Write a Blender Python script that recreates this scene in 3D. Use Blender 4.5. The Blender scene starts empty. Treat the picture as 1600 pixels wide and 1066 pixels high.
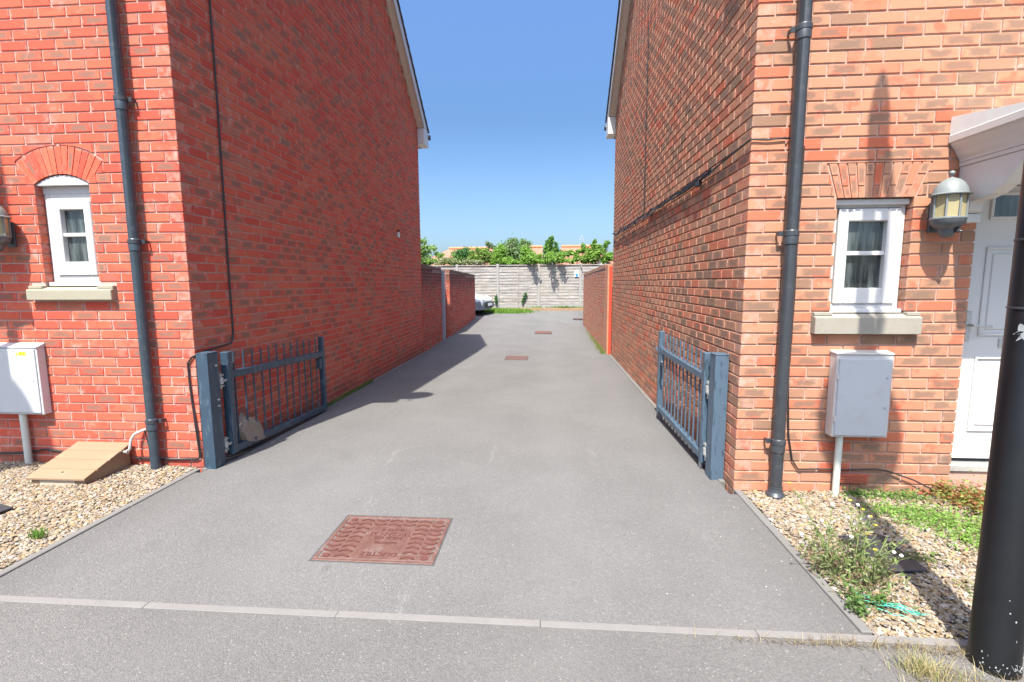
import bpy, math, random
import numpy as np
from mathutils import Matrix, Vector
random.seed(7); rng = np.random.default_rng(7)
S = bpy.context.scene; C = S.collection
R_ = math.radians
# ------------------------------------------------------------------ camera, sky, sun, exposure
cam = bpy.data.cameras.new('camera'); camo = bpy.data.objects.new('camera', cam); C.objects.link(camo)
cam.lens = 17.1; cam.sensor_width = 36; cam.clip_start = 0.05; cam.clip_end = 3000
CR = ((0.99722604, 0.07425092, -0.00519826), (-0.00374813, 0.11984359, 0.99278571), (-0.07433823, 0.99001228, -0.11978945))
mw = Matrix.Identity(4)
for i in range(3):
    mw[i][0] = CR[0][i]; mw[i][1] = CR[1][i]; mw[i][2] = -CR[2][i]
mw[2][3] = 1.48
camo.matrix_world = mw; S.camera = camo
SUN = Vector((0.242, 1.0, -1.7)).normalized()
w = bpy.data.worlds.new('World'); S.world = w; w.use_nodes = True
nt = w.node_tree; sky = nt.nodes.new('ShaderNodeTexSky'); sky.sky_type = 'NISHITA'; sky.sun_disc = False
sky.sun_elevation = math.asin(-SUN.z)
sky.sun_rotation = math.atan2(-SUN.x, -SUN.y)
sky.air_density = 1.0; sky.dust_density = 4.0; sky.ozone_density = 3.0; sky.altitude = 400
tc = nt.nodes.new('ShaderNodeTexCoord'); sx_ = nt.nodes.new('ShaderNodeSeparateXYZ'); nt.links.new(tc.outputs['Generated'], sx_.inputs[0])
rp = nt.nodes.new('ShaderNodeValToRGB'); nt.links.new(sx_.outputs[2], rp.inputs[0]); el = rp.color_ramp.elements   # clear-air tint, same all round the horizon
el.new(.3); el.new(.55)
for e_, (q_, c_) in zip(el, ((0, (.42, .47, .51)), (.3, (.285, .365, .43)), (.55, (.43, .53, .64)), (1, (1, 1, 1)))): e_.position = q_; e_.color = (*c_, 1)
mx_ = nt.nodes.new('ShaderNodeMix'); mx_.data_type = 'RGBA'; mx_.blend_type = 'MULTIPLY'; mx_.inputs[0].default_value = 1
nt.links.new(sky.outputs[0], mx_.inputs[6]); nt.links.new(rp.outputs[0], mx_.inputs[7])
nt.links.new(mx_.outputs[2], nt.nodes['Background'].inputs[0]); nt.nodes['Background'].inputs[1].default_value = 0.15
sl = bpy.data.lights.new('sun', 'SUN'); sl.energy = 3.3; sl.angle = R_(0.53); sl.color = (1, 0.955, 0.87)
so = bpy.data.objects.new('sun', sl); C.objects.link(so); so.rotation_euler = SUN.to_track_quat('-Z', 'Y').to_euler(); so.location = (0, 0, 30)
S.view_settings.view_transform = 'Standard'; S.view_settings.look = 'None'
S.view_settings.exposure = 1.76; S.view_settings.gamma = 1.0; S.view_settings.use_curve_mapping = False

CRn = np.array(CR)
def project(P):
    v = (np.asarray(P, float) - np.array([0, 0, 1.48])) @ CRn.T
    z = np.maximum(v[..., 2], 1e-3)
    return 800 + 760 * v[..., 0] / z, 533 - 760 * v[..., 1] / z, v[..., 2]

# ------------------------------------------------------------------ ground profile
gy = [-5, 3.5, 7, 10.7, 14, 17.7, 19.2, 21.3, 60]
gl = [0, 0, -.05, -.07, .02, .17, .24, .27, .27]
gr = [0, 0, -.03, -.05, -.05, -.03, .10, .26, .26]
def g(x, y):
    t = np.clip((np.asarray(x, float) + 2.7) / 4.0, 0, 1)
    return (1 - t) * np.interp(y, gy, gl) + t * np.interp(y, gy, gr)

# ------------------------------------------------------------------ mesh helpers
class MB:
    def __init__(s): s.v = []; s.f = []; s.fm = []; s.m = 0
    def add(s, vs, fs):
        b = len(s.v); s.v += [tuple(p) for p in vs]
        s.f += [tuple(b + i for i in f) for f in fs]; s.fm += [s.m] * len(fs); return s
    def box(s, x0, x1, y0, y1, z0, z1):
        return s.add([(x0,y0,z0),(x1,y0,z0),(x1,y1,z0),(x0,y1,z0),(x0,y0,z1),(x1,y0,z1),(x1,y1,z1),(x0,y1,z1)],
                     [(0,3,2,1),(4,5,6,7),(0,1,5,4),(1,2,6,5),(2,3,7,6),(3,0,4,7)])
    def hexa(s, p):  # 8 points, bottom 4 then top 4
        return s.add(p, [(0,3,2,1),(4,5,6,7),(0,1,5,4),(1,2,6,5),(2,3,7,6),(3,0,4,7)])
    def prism(s, poly, axis, a, b):
        n = len(poly)
        def P(q, t):
            return {'x': (t, q[0], q[1]), 'y': (q[0], t, q[1]), 'z': (q[0], q[1], t)}[axis]
        vs = [P(q, a) for q in poly] + [P(q, b) for q in poly]
        fs = [tuple(range(n - 1, -1, -1)), tuple(range(n, 2 * n))] + [(i, (i + 1) % n, n + (i + 1) % n, n + i) for i in range(n)]
        return s.add(vs, fs)
    def tube(s, path, r, n=8, cap=True):
        path = [Vector(p) for p in path]; rs = r if isinstance(r, (list, tuple)) else [r] * len(path)
        prev = None; vs = []
        for i, p in enumerate(path):
            d = (path[min(i + 1, len(path) - 1)] - path[max(i - 1, 0)]).normalized()
            if prev is None:
                a = Vector((0, 0, 1)) if abs(d.z) < .9 else Vector((1, 0, 0)); u = d.cross(a).normalized()
            else:
                u = (prev - d * prev.dot(d)).normalized()
            prev = u; v = d.cross(u)
            vs += [p + (u * math.cos(2*math.pi*k/n) + v * math.sin(2*math.pi*k/n)) * rs[i] for k in range(n)]
        fs = []
        for i in range(len(path) - 1):
            for k in range(n):
                fs.append((i*n+k, i*n+(k+1) % n, (i+1)*n+(k+1) % n, (i+1)*n+k))
        if cap: fs += [tuple(range(n-1, -1, -1)), tuple(range((len(path)-1)*n, len(path)*n))]
        return s.add(vs, fs)
    def lathe(s, prof, c, n=24, arc=(0, 2*math.pi)):
        vs = []; full = abs(arc[1]-arc[0]-2*math.pi) < 1e-4; m = n if full else n + 1
        for r, z in prof:
            vs += [(c[0] + r*math.cos(arc[0]+(arc[1]-arc[0])*k/n), c[1] + r*math.sin(arc[0]+(arc[1]-arc[0])*k/n), c[2] + z) for k in range(m)]
        fs = []
        for i in range(len(prof)-1):
            for k in range(n):
                k2 = (k+1) % m if full else k+1
                fs.append((i*m+k, i*m+k2, (i+1)*m+k2, (i+1)*m+k))
        if full: fs += [tuple(range(m-1, -1, -1)), tuple(range((len(prof)-1)*m, len(prof)*m))]
        return s.add(vs, fs)
    def bar(s, p, q, w, h):  # rectangular bar between two points, w horizontal, h vertical-ish
        p = Vector(p); q = Vector(q); d = (q - p).normalized()
        a = Vector((0, 0, 1)) if abs(d.z) < .9 else Vector((0, 1, 0))
        u = d.cross(a).normalized(); v = u.cross(d)
        vs = [e + u*sx*w/2 + v*sy*h/2 for e in (p, q) for sx, sy in ((-1,-1),(1,-1),(1,1),(-1,1))]
        return s.hexa(vs)
    def build(s, name, mat, root=None, smooth=False, bevel=0, seg=1, loc=None):
        me = bpy.data.meshes.new(name); me.from_pydata(s.v, [], s.f)
        mats = mat if isinstance(mat, (list, tuple)) else [mat]
        for m in mats: me.materials.append(m)
        if len(mats) > 1: me.polygons.foreach_set('material_index', s.fm)
        if smooth: me.polygons.foreach_set('use_smooth', [True]*len(me.polygons))
        me.update()
        import bmesh
        bm = bmesh.new(); bm.from_mesh(me); bmesh.ops.recalc_face_normals(bm, faces=bm.faces); bm.to_mesh(me); bm.free()
        if smooth:
            try: me.set_sharp_from_angle(angle=R_(38))
            except Exception: pass
        o = bpy.data.objects.new(name, me); C.objects.link(o); attach(o, root)
        if bevel:
            b = o.modifiers.new('bevel', 'BEVEL'); b.width = bevel; b.segments = seg; b.limit_method = 'ANGLE'; b.angle_limit = R_(40)
        return o
def attach(o, root):
    if root is None: return
    o.parent = root
    L = Matrix.Identity(4); r = root
    while r is not None:
        L = Matrix.Translation(r.location) @ L; r = r.parent if (r.parent and r.type == 'EMPTY') else None
    if root.type == 'EMPTY': o.matrix_parent_inverse = L.inverted()
def thing(name, label, cat, loc=(0,0,0), group=None):
    o = bpy.data.objects.new(name, None); C.objects.link(o); o.location = loc; o.empty_display_size = .1
    o['label'] = label; o['category'] = cat
    if group: o['group'] = group
    return o
def tag(o, label, cat, group=None, kind=None):
    o['label'] = label; o['category'] = cat
    if group: o['group'] = group
    if kind: o['kind'] = kind
    return o
def struct(o): o['kind'] = 'structure'; return o
def stuff(o, label=None, cat=None):
    o['kind'] = 'stuff'
    if label: o['label'] = label
    if cat: o['category'] = cat
    return o
def np_mesh(name, V, F, mats, attrs=None, uv=None, smooth=False, k=None):
    """V (n,3), F (m,k) all same size"""
    V = np.asarray(V, np.float32); F = np.asarray(F, np.int32); m, k = F.shape
    me = bpy.data.meshes.new(name); me.vertices.add(len(V)); me.vertices.foreach_set('co', V.ravel())
    me.loops.add(m*k); me.loops.foreach_set('vertex_index', F.ravel())
    me.polygons.add(m); me.polygons.foreach_set('loop_start', np.arange(0, m*k, k, dtype=np.int32))
    try: me.polygons.foreach_set('loop_total', np.full(m, k, np.int32))
    except Exception: pass
    for mt in (mats if isinstance(mats, (list, tuple)) else [mats]): me.materials.append(mt)
    me.update(calc_edges=True)
    for nm, arr in (attrs or {}).items():  # per-corner colours (m*k,4)
        a = me.color_attributes.new(nm, 'FLOAT_COLOR', 'CORNER'); a.data.foreach_set('color', np.asarray(arr, np.float32).ravel())
    if uv is not None:
        u = me.uv_layers.new(name='UVMap'); u.data.foreach_set('uv', np.asarray(uv, np.float32).ravel())
    me.polygons.foreach_set('use_smooth', np.full(m, smooth))
    me.validate()
    return me
def link(name, me, root=None):
    o = bpy.data.objects.new(name, me); C.objects.link(o); attach(o, root); return o

# ------------------------------------------------------------------ materials
def new_mat(name):
    m = bpy.data.materials.new(name); m.use_nodes = True; return m, m.node_tree, m.node_tree.nodes['Principled BSDF']
def N(t, typ, **kw):
    n = t.nodes.new(typ)
    for k, v in kw.items():
        if k in n.inputs.keys() if hasattr(n.inputs, 'keys') else False: n.inputs[k].default_value = v
        else: setattr(n, k, v)
    return n
def mixc(t, fac, a, b, mode='MIX'):
    n = t.nodes.new('ShaderNodeMix'); n.data_type = 'RGBA'; n.blend_type = mode
    for sock, val in ((n.inputs[0], fac), (n.inputs[6], a), (n.inputs[7], b)):
        if isinstance(val, bpy.types.NodeSocket): t.links.new(val, sock)
        elif isinstance(val, (int, float)): sock.default_value = val
        else: sock.default_value = (*val[:3], 1)
    return n.outputs[2]
def mth(t, op, a, b=0.0, c=None, clamp=False):
    n = t.nodes.new('ShaderNodeMath'); n.operation = op; n.use_clamp = clamp
    for i, val in enumerate((a, b, c)):
        if val is None: continue
        if isinstance(val, bpy.types.NodeSocket): t.links.new(val, n.inputs[i])
        else: n.inputs[i].default_value = val
    return n.outputs[0]
def noise(t, vec, scale, detail=3, rough=.55, dist=0):
    n = t.nodes.new('ShaderNodeTexNoise'); n.inputs['Scale'].default_value = scale; n.inputs['Detail'].default_value = detail
    n.inputs['Roughness'].default_value = rough; n.inputs['Distortion'].default_value = dist
    if vec is not None: t.links.new(vec, n.inputs['Vector'])
    return n.outputs['Fac']
def ss(t, v, lo, hi):
    n = t.nodes.new('ShaderNodeMapRange'); n.interpolation_type = 'SMOOTHSTEP'; n.inputs[1].default_value = lo; n.inputs[2].default_value = hi
    t.links.new(v, n.inputs[0]); return n.outputs[0]
def pos(t): return t.nodes.new('ShaderNodeNewGeometry').outputs['Position']
def bump(t, p, h, strength=.3, dist=.002):
    b = t.nodes.new('ShaderNodeBump'); b.inputs['Strength'].default_value = strength; b.inputs['Distance'].default_value = dist
    t.links.new(h, b.inputs['Height']); t.links.new(b.outputs[0], p.inputs['Normal'])
def simple(name, col, rough=.5, metal=0, var=.12, scale=8, bumps=0, bscale=60, dirt=None, dirt_amt=.0, spec=None, coat=0):
    m, t, p = new_mat(name); P = pos(t)
    n = noise(t, P, scale, 4); c = mixc(t, n, [x*(1-var) for x in col], [min(1, x*(1+var)) for x in col])
    if dirt:
        d = ss(t, noise(t, P, scale*1.7, 6, .7), .52, .72); c = mixc(t, mth(t, 'MULTIPLY', d, dirt_amt), c, dirt)
    t.links.new(c, p.inputs['Base Color']); p.inputs['Roughness'].default_value = rough; p.inputs['Metallic'].default_value = metal
    if spec is not None: p.inputs['Specular IOR Level'].default_value = spec
    if coat: p.inputs['Coat Weight'].default_value = coat; p.inputs['Coat Roughness'].default_value = .08
    if bumps: bump(t, p, noise(t, P, bscale, 5, .65), bumps)
    return m

def brick_mat(name, stops, blotch, red, blot_thr, dark_top=None, base_grime=0):
    """stops: palette ramp keyed by per-brick random; blotch: colour of the kiln mark in a brick's middle"""
    m, t, p = new_mat(name); P = pos(t)
    a = t.nodes.new('ShaderNodeVertexColor'); a.layer_name = 'bc'
    sp = t.nodes.new('ShaderNodeSeparateColor'); t.links.new(a.outputs[0], sp.inputs[0])
    r1, r2, r3 = sp.outputs[0], sp.outputs[1], sp.outputs[2]
    cr = t.nodes.new('ShaderNodeValToRGB'); t.links.new(r1, cr.inputs[0]); cr.color_ramp.interpolation = 'LINEAR'
    e = cr.color_ramp.elements
    while len(e) < len(stops): e.new(.5)
    for i, (q, c) in enumerate(stops): e[i].position = q; e[i].color = (*c, 1)
    uv = t.nodes.new('ShaderNodeUVMap'); uv.uv_map = 'UVMap'
    su = t.nodes.new('ShaderNodeSeparateXYZ'); t.links.new(uv.outputs[0], su.inputs[0])
    du = mth(t, 'ABSOLUTE', mth(t, 'SUBTRACT', su.outputs[0], .5)); dv = mth(t, 'ABSOLUTE', mth(t, 'SUBTRACT', su.outputs[1], .5))
    nb = noise(t, P, 22, 3, .6)
    # rounded-rectangle distance, wobbling with noise
    d = mth(t, 'ADD', mth(t, 'MAXIMUM', mth(t, 'MULTIPLY', du, 1.0), mth(t, 'MULTIPLY', dv, .95)), mth(t, 'MULTIPLY', mth(t, 'SUBTRACT', nb, .5), .55))
    inner = mth(t, 'SUBTRACT', 1.0, ss(t, d, .20, .40))
    on = ss(t, r2, blot_thr, blot_thr + .12)
    mask = mth(t, 'MULTIPLY', inner, on)
    c = cr.outputs[0]
    # second tone drifting through some bricks
    drift = mth(t, 'MULTIPLY', ss(t, noise(t, P, 9, 4, .6), .5, .66), ss(t, r3, .35, .6))
    c = mixc(t, mth(t, 'MULTIPLY', drift, .75), c, red)
    c = mixc(t, mth(t, 'MULTIPLY', mask, .78), c, blotch)
    # fine grain, mortar haze at arrises, lime bloom
    c = mixc(t, .34, c, mixc(t, noise(t, P, 160, 5, .7), (.25, .25, .25), (1, 1, 1)), 'MULTIPLY')
    c = mixc(t, mth(t, 'MULTIPLY', ss(t, d, .43, .57), .5), c, (.46, .29, .235))
    lime = mth(t, 'MULTIPLY', ss(t, noise(t, P, 5.5, 6, .7), .58, .76), .42)
    c = mixc(t, lime, c, (.50, .40, .35))
    if base_grime:   # splash dirt and algae low on the wall
        sz0 = t.nodes.new('ShaderNodeSeparateXYZ'); t.links.new(P, sz0.inputs[0])
        k0 = ss(t, mth(t, 'ADD', sz0.outputs[2], mth(t, 'MULTIPLY', noise(t, P, 2.5, 6, .7), .9)), .72, .38)
        c = mixc(t, mth(t, 'MULTIPLY', k0, .55), c, (.16, .07, .05))
        c = mixc(t, mth(t, 'MULTIPLY', ss(t, noise(t, P, 2.1, 7, .75), .60, .72), .38), c, (.55, .33, .29))
    if dark_top is not None:   # algae and soot under a wall coping
        z0, z1 = dark_top
        sz = t.nodes.new('ShaderNodeSeparateXYZ'); t.links.new(P, sz.inputs[0])
        k = ss(t, mth(t, 'ADD', sz.outputs[2], mth(t, 'MULTIPLY', noise(t, P, 3, 5, .65), .8)), z0, z1)
        c = mixc(t, mth(t, 'MULTIPLY', k, .8), c, (.035, .03, .03))
    t.links.new(c, p.inputs['Base Color']); p.inputs['Roughness'].default_value = .9; p.inputs['Specular IOR Level'].default_value = .25
    bump(t, p, mth(t, 'ADD', noise(t, P, 90, 6, .7), mth(t, 'MULTIPLY', nb, 1.5)), .55, .0022)
    return m
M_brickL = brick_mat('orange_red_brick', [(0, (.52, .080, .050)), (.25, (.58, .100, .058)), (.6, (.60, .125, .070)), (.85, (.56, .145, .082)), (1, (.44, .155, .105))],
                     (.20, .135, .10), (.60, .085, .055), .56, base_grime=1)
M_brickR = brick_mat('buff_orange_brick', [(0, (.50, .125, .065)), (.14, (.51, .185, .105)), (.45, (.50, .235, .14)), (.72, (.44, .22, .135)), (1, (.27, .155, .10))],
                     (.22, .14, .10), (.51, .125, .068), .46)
M_brickG = brick_mat('garden_wall_brick', [(0, (.50, .075, .048)), (.5, (.57, .105, .062)), (1, (.46, .16, .10))], (.10, .07, .055), (.42, .06, .035), .62, dark_top=(1.45, 2.25))
M_brickG2 = brick_mat('garden_wall_brick_buff', [(0, (.50, .13, .07)), (.5, (.50, .235, .14)), (1, (.43, .22, .14))], (.22, .15, .11), (.52, .13, .07), .62, dark_top=(2.0, 2.3))
def mortar(name, col):
    m, t, p = new_mat(name); P = pos(t)
    c = mixc(t, noise(t, P, 14, 6, .7), [x*.8 for x in col], [x*1.12 for x in col]); t.links.new(c, p.inputs['Base Color'])
    p.inputs['Roughness'].default_value = .95; bump(t, p, noise(t, P, 220, 4, .8), .5, .002); return m
M_mortL = mortar('pink_lime_mortar', (.51, .33, .28)); M_mortR = mortar('pale_pink_mortar', (.42, .265, .205))

def asphalt(name, base, tint=0):
    m, t, p = new_mat(name); P = pos(t)
    v = t.nodes.new('ShaderNodeTexVoronoi'); v.inputs['Scale'].default_value = 165; t.links.new(P, v.inputs['Vector'])
    sc = t.nodes.new('ShaderNodeSeparateColor'); t.links.new(v.outputs['Color'], sc.inputs[0])
    stone = mixc(t, sc.outputs[0], (.84, .84, .84), (1.17, 1.16, 1.15))
    c = mixc(t, 1.0, mixc(t, ss(t, noise(t, P, 1.1, 7, .62), .3, .7), [x*.93 for x in base], [x*1.07 for x in base]), stone, 'MULTIPLY')
    c = mixc(t, mth(t, 'MULTIPLY', ss(t, sc.outputs[1], .98, .998), .4), c, (.32, .31, .29))          # pale chips
    c = mixc(t, mth(t, 'MULTIPLY', ss(t, noise(t, P, 35, 4, .8), .60, .78), .35), c, (.07, .07, .072))  # pits
    mp = t.nodes.new('ShaderNodeMapping'); mp.inputs['Scale'].default_value = (2.2, .5, 1); t.links.new(P, mp.inputs[0])
    c = mixc(t, mth(t, 'MULTIPLY', ss(t, noise(t, mp.outputs[0], 1.6, 8, .72, .6), .60, .70), .16), c, (.34, .33, .32))  # scuffs and dried puddle marks
    c = mixc(t, mth(t, 'MULTIPLY', ss(t, noise(t, P, 5, 4, .6), .66, .75), .22), c, (.10, .10, .10))
    # long-wave staining, tyre-worn lanes and grime gathered along both edges
    sx = t.nodes.new('ShaderNodeSeparateXYZ'); t.links.new(P, sx.inputs[0])
    wob = mth(t, 'MULTIPLY', mth(t, 'SUBTRACT', noise(t, P, 2.2, 5, .65), .5), .9)
    edge = ss(t, mth(t, 'ADD', mth(t, 'ABSOLUTE', mth(t, 'ADD', sx.outputs[0], .73)), wob), 1.62, 2.15)
    c = mixc(t, mth(t, 'MULTIPLY', edge, .42 if tint == 0 else 0), c, [x*.62 for x in base])
    lane = ss(t, mth(t, 'ABSOLUTE', mth(t, 'SUBTRACT', mth(t, 'ABSOLUTE', mth(t, 'ADD', sx.outputs[0], .73)), .78)), .36, .02)
    c = mixc(t, mth(t, 'MULTIPLY', mth(t, 'MULTIPLY', lane, noise(t, P, 1.3, 6, .7)), .32), c, [x*1.28 for x in base])
    blot = ss(t, noise(t, P, .9, 3, .5, .4), .60, .72); c = mixc(t, mth(t, 'MULTIPLY', blot, .25), c, [x*.72 for x in base])
    oil = ss(t, noise(t, P, 3.7, 2, .4), .72, .78); c = mixc(t, mth(t, 'MULTIPLY', oil, .35), c, [x*.5 for x in base])
    t.links.new(c, p.inputs['Base Color']); p.inputs['Roughness'].default_value = .88; p.inputs['Specular IOR Level'].default_value = .3
    bump(t, p, mth(t, 'ADD', mth(t, 'MULTIPLY', v.outputs['Distance'], -1.0), mth(t, 'MULTIPLY', noise(t, P, 60, 5, .7), .8)), .55, .004)
    return m
M_drive = asphalt('worn_grey_asphalt', (.124, .120, .116)); M_pave = asphalt('pavement_asphalt', (.115, .110, .105), 1)
def concrete(name, col, b=.4, moss=None):
    m, t, p = new_mat(name); P = pos(t)
    c = mixc(t, noise(t, P, 7, 7, .7), [x*.78 for x in col], [x*1.15 for x in col])
    c = mixc(t, mth(t, 'MULTIPLY', ss(t, noise(t, P, 190, 3, .6), .55, .75), .3), c, [x*.55 for x in col])
    if moss: c = mixc(t, mth(t, 'MULTIPLY', ss(t, noise(t, P, 11, 6, .7), .56, .72), .7), c, moss)
    t.links.new(c, p.inputs['Base Color']); p.inputs['Roughness'].default_value = .92; bump(t, p, noise(t, P, 130, 6, .75), b, .003); return m
M_kerb = concrete('kerb_concrete', (.172, .162, .152)); M_edge = concrete('edging_concrete', (.145, .138, .128), moss=(.14, .13, .10))
M_sillL = concrete('clean_cast_stone', (.30, .275, .205), .25); M_sillR = concrete('stained_cast_stone', (.28, .255, .21), .3, moss=(.20, .18, .145))
M_post = concrete('fence_post_concrete', (.28, .27, .255), .4, moss=(.19, .19, .16))
M_pvc = simple('white_upvc', (.54, .53, .52), .32, var=.05, scale=5, dirt=(.46, .43, .37), dirt_amt=.35); M_white = simple('white_gloss_paint', (.53, .52, .50), .35, var=.04, scale=4, dirt=(.5, .48, .43), dirt_amt=.25)
M_door = simple('white_door_skin', (.54, .53, .515), .4, var=.03)
M_cream = simple('cream_soffit_paint', (.62, .54, .45), .5, var=.06, scale=3)
M_dark = simple('dark_gap', (.02, .02, .02), .8)
M_blackp = simple('black_pvc_pipe', (.035, .039, .045), .38, var=.25, scale=14, dirt=(.12, .12, .12), dirt_amt=.3, bumps=.08, bscale=30)
M_blackpL = simple('slate_blue_painted_pipe', (.034, .048, .062), .36, var=.2, scale=10, dirt=(.15, .16, .17), dirt_amt=.3, bumps=.08, bscale=30)
M_cable = simple('black_cable', (.018, .017, .018), .55)
M_steel = simple('galvanised_steel', (.46, .46, .43), .5, .55, var=.25, scale=40)
def gate_paint(name, col, worn, wc):
    m, t, p = new_mat(name); P = pos(t)
    c = mixc(t, noise(t, P, 9, 5, .6), [x*.85 for x in col], [x*1.2 for x in col])
    mp = t.nodes.new('ShaderNodeMapping'); mp.inputs['Scale'].default_value = (1, 1, .22); t.links.new(P, mp.inputs[0])
    c = mixc(t, mth(t, 'MULTIPLY', ss(t, noise(t, mp.outputs[0], 30, 7, .75), .53, .62), worn), c, wc)
    t.links.new(c, p.inputs['Base Color']); p.inputs['Roughness'].default_value = .42; bump(t, p, noise(t, P, 50, 5, .7), .15, .002); return m
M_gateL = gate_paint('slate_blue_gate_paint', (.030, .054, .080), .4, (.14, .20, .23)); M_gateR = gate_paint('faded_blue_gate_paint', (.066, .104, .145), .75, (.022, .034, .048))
M_glass, t_, p_ = new_mat('window_glass'); p_.inputs['Roughness'].default_value = .035; p_.inputs['Specular IOR Level'].default_value = .9
mp_ = t_.nodes.new('ShaderNodeMapping'); mp_.inputs['Scale'].default_value = (1, 1, .12); t_.links.new(pos(t_), mp_.inputs[0])
t_.links.new(mixc(t_, ss(t_, noise(t_, mp_.outputs[0], 26, 3, .6), .35, .7), (.012, .017, .02), (.085, .10, .10)), p_.inputs['Base Color'])   # dim room and net curtain folds
M_slate = simple('dark_roof_tile', (.075, .066, .062), .8, var=.3, scale=6, bumps=.4)
M_terra = simple('orange_clay_roof_tile', (.30, .135, .085), .85, var=.22, scale=2.0, dirt=(.22, .15, .12), dirt_amt=.6)
M_render = simple('pale_render', (.48, .46, .44), .9, var=.05)
M_tan = simple('tan_plastic', (.245, .160, .098), .55, var=.06, scale=5, dirt=(.31, .24, .165), dirt_amt=.4, bumps=.05)
M_tan2 = simple('faded_tan_plastic', (.42, .345, .26), .6, var=.08, scale=9)
M_boxW = simple('white_grp', (.48, .49, .495), .45, var=.03, scale=3, dirt=(.40, .39, .34), dirt_amt=.45)
M_boxG = simple('light_grey_grp', (.42, .43, .445), .45, var=.05, scale=3, dirt=(.32, .31, .28), dirt_amt=.4); M_boxG2 = simple('pale_grey_grp', (.50, .48, .455), .45, var=.06, scale=3, dirt=(.34, .31, .26), dirt_amt=.45)
M_poleG = simple('pale_green_grey_duct', (.50, .52, .46), .5, var=.08)
M_yel = simple('yellow_sticker', (.78, .66, .02), .4, var=.03)
M_lant = simple('grey_lantern_metal', (.075, .085, .095), .4, .1, var=.15, scale=20); M_lant2 = simple('pale_lantern_dome', (.17, .19, .19), .5, .0, var=.2, scale=12)
M_lgl = simple('cream_lantern_glass', (.33, .28, .15), .22, var=.12, scale=12)
M_blackpost = simple('black_gloss_post_paint', (.007, .007, .0075), .38, var=.4, scale=12, bumps=.12, bscale=40, spec=.35)
M_chip = simple('chipped_white_primer', (.30, .32, .32), .6)
M_red = simple('red_orange_paint', (.46, .055, .025), .5, var=.08); M_greyblue = simple('grey_blue_timber_paint', (.26, .29, .36), .6, var=.1)
def ironmat():
    m, t, p = new_mat('red_oxide_iron'); P = pos(t)
    c = mixc(t, ss(t, noise(t, P, 16, 6, .7), .35, .7), (.105, .047, .035), (.155, .084, .066))
    c = mixc(t, mth(t, 'MULTIPLY', ss(t, noise(t, P, 7, 7, .75), .54, .70), .65), c, (.20, .175, .155))
    t.links.new(c, p.inputs['Base Color']); p.inputs['Roughness'].default_value = .65; p.inputs['Metallic'].default_value = .15
    bump(t, p, noise(t, P, 120, 5, .7), .3, .0015); return m
M_iron = ironmat(); M_irond = simple('dark_rust_recess', (.115, .040, .032), .8, var=.3, scale=30)
def woodmat():
    m, t, p = new_mat('weathered_grey_boards'); P = pos(t)
    mp = t.nodes.new('ShaderNodeMapping'); mp.inputs['Scale'].default_value = (.35, 1, 5); t.links.new(P, mp.inputs[0])
    c = mixc(t, ss(t, noise(t, mp.outputs[0], 7, 8, .75, .3), .32, .72), (.16, .145, .132), (.40, .375, .35))
    c = mixc(t, mth(t, 'MULTIPLY', ss(t, noise(t, P, 1.7, 5, .6), .52, .66), .35), c, (.35, .29, .235))
    c = mixc(t, mth(t, 'MULTIPLY', ss(t, noise(t, mp.outputs[0], 2.6, 7, .8), .52, .64), .8), c, (.085, .075, .07))
    t.links.new(c, p.inputs['Base Color']); p.inputs['Roughness'].default_value = .9; bump(t, p, noise(t, mp.outputs[0], 20, 6, .8), .4, .004); return m
M_wood = woodmat()
def attr_mat(name, rough=.85, trans=0, bumps=0):
    m, t, p = new_mat(name)
    a = t.nodes.new('ShaderNodeVertexColor'); a.layer_name = 'bc'; P = pos(t)
    c = mixc(t, .3, a.outputs[0], mixc(t, noise(t, P, 120, 4, .7), (.4, .4, .4), (1.3, 1.3, 1.3)), 'MULTIPLY')
    t.links.new(c, p.inputs['Base Color']); p.inputs['Roughness'].default_value = rough; p.inputs['Specular IOR Level'].default_value = .3
    if trans:
        tr = t.nodes.new('ShaderNodeBsdfTranslucent'); t.links.new(a.outputs[0], tr.inputs[0])
        mx = t.nodes.new('ShaderNodeMixShader'); mx.inputs[0].default_value = trans
        t.links.new(p.outputs[0], mx.inputs[1]); t.links.new(tr.outputs[0], mx.inputs[2]); t.links.new(mx.outputs[0], t.nodes['Material Output'].inputs[0])
    return m
M_stone = attr_mat('cream_gravel'); M_leaf = attr_mat('green_leaf', .55, .5); M_bark = simple('twig_bark', (.12, .085, .055), .9)
M_flower = simple('yellow_petal', (.75, .50, .03), .6); M_fluff = simple('white_seed_head', (.7, .68, .64), .9); M_stem = simple('green_stem', (.13, .17, .05), .7)
M_gbase = simple('gravel_bed_base', (.20, .17, .13), .95, var=.3, scale=40, bumps=.6)
M_soil = simple('bare_ground', (.14, .13, .09), .95, var=.3, scale=2)
M_twine = simple('turquoise_twine', (.03, .42, .30), .6); M_rock = concrete('rough_boulder', (.25, .195, .15), .9, moss=(.05, .04, .035))
M_blackplate = simple('black_plastic_cover', (.03, .03, .033), .5, var=.2, bumps=.3, bscale=150)
M_carW = simple('silver_car_paint', (.48, .50, .52), .28, .3, var=.02, coat=.8); M_carG = simple('grey_bumper_plastic', (.13, .15, .18), .4, var=.05); M_tyre = simple('tyre_rubber', (.02, .02, .02), .8)
M_head = simple('headlamp_lens', (.55, .60, .62), .1); M_signw = simple('white_sign', (.8, .8, .82), .4, var=.02); M_signb = simple('blue_sign_disc', (.05, .22, .62), .4, var=.05)

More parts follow.
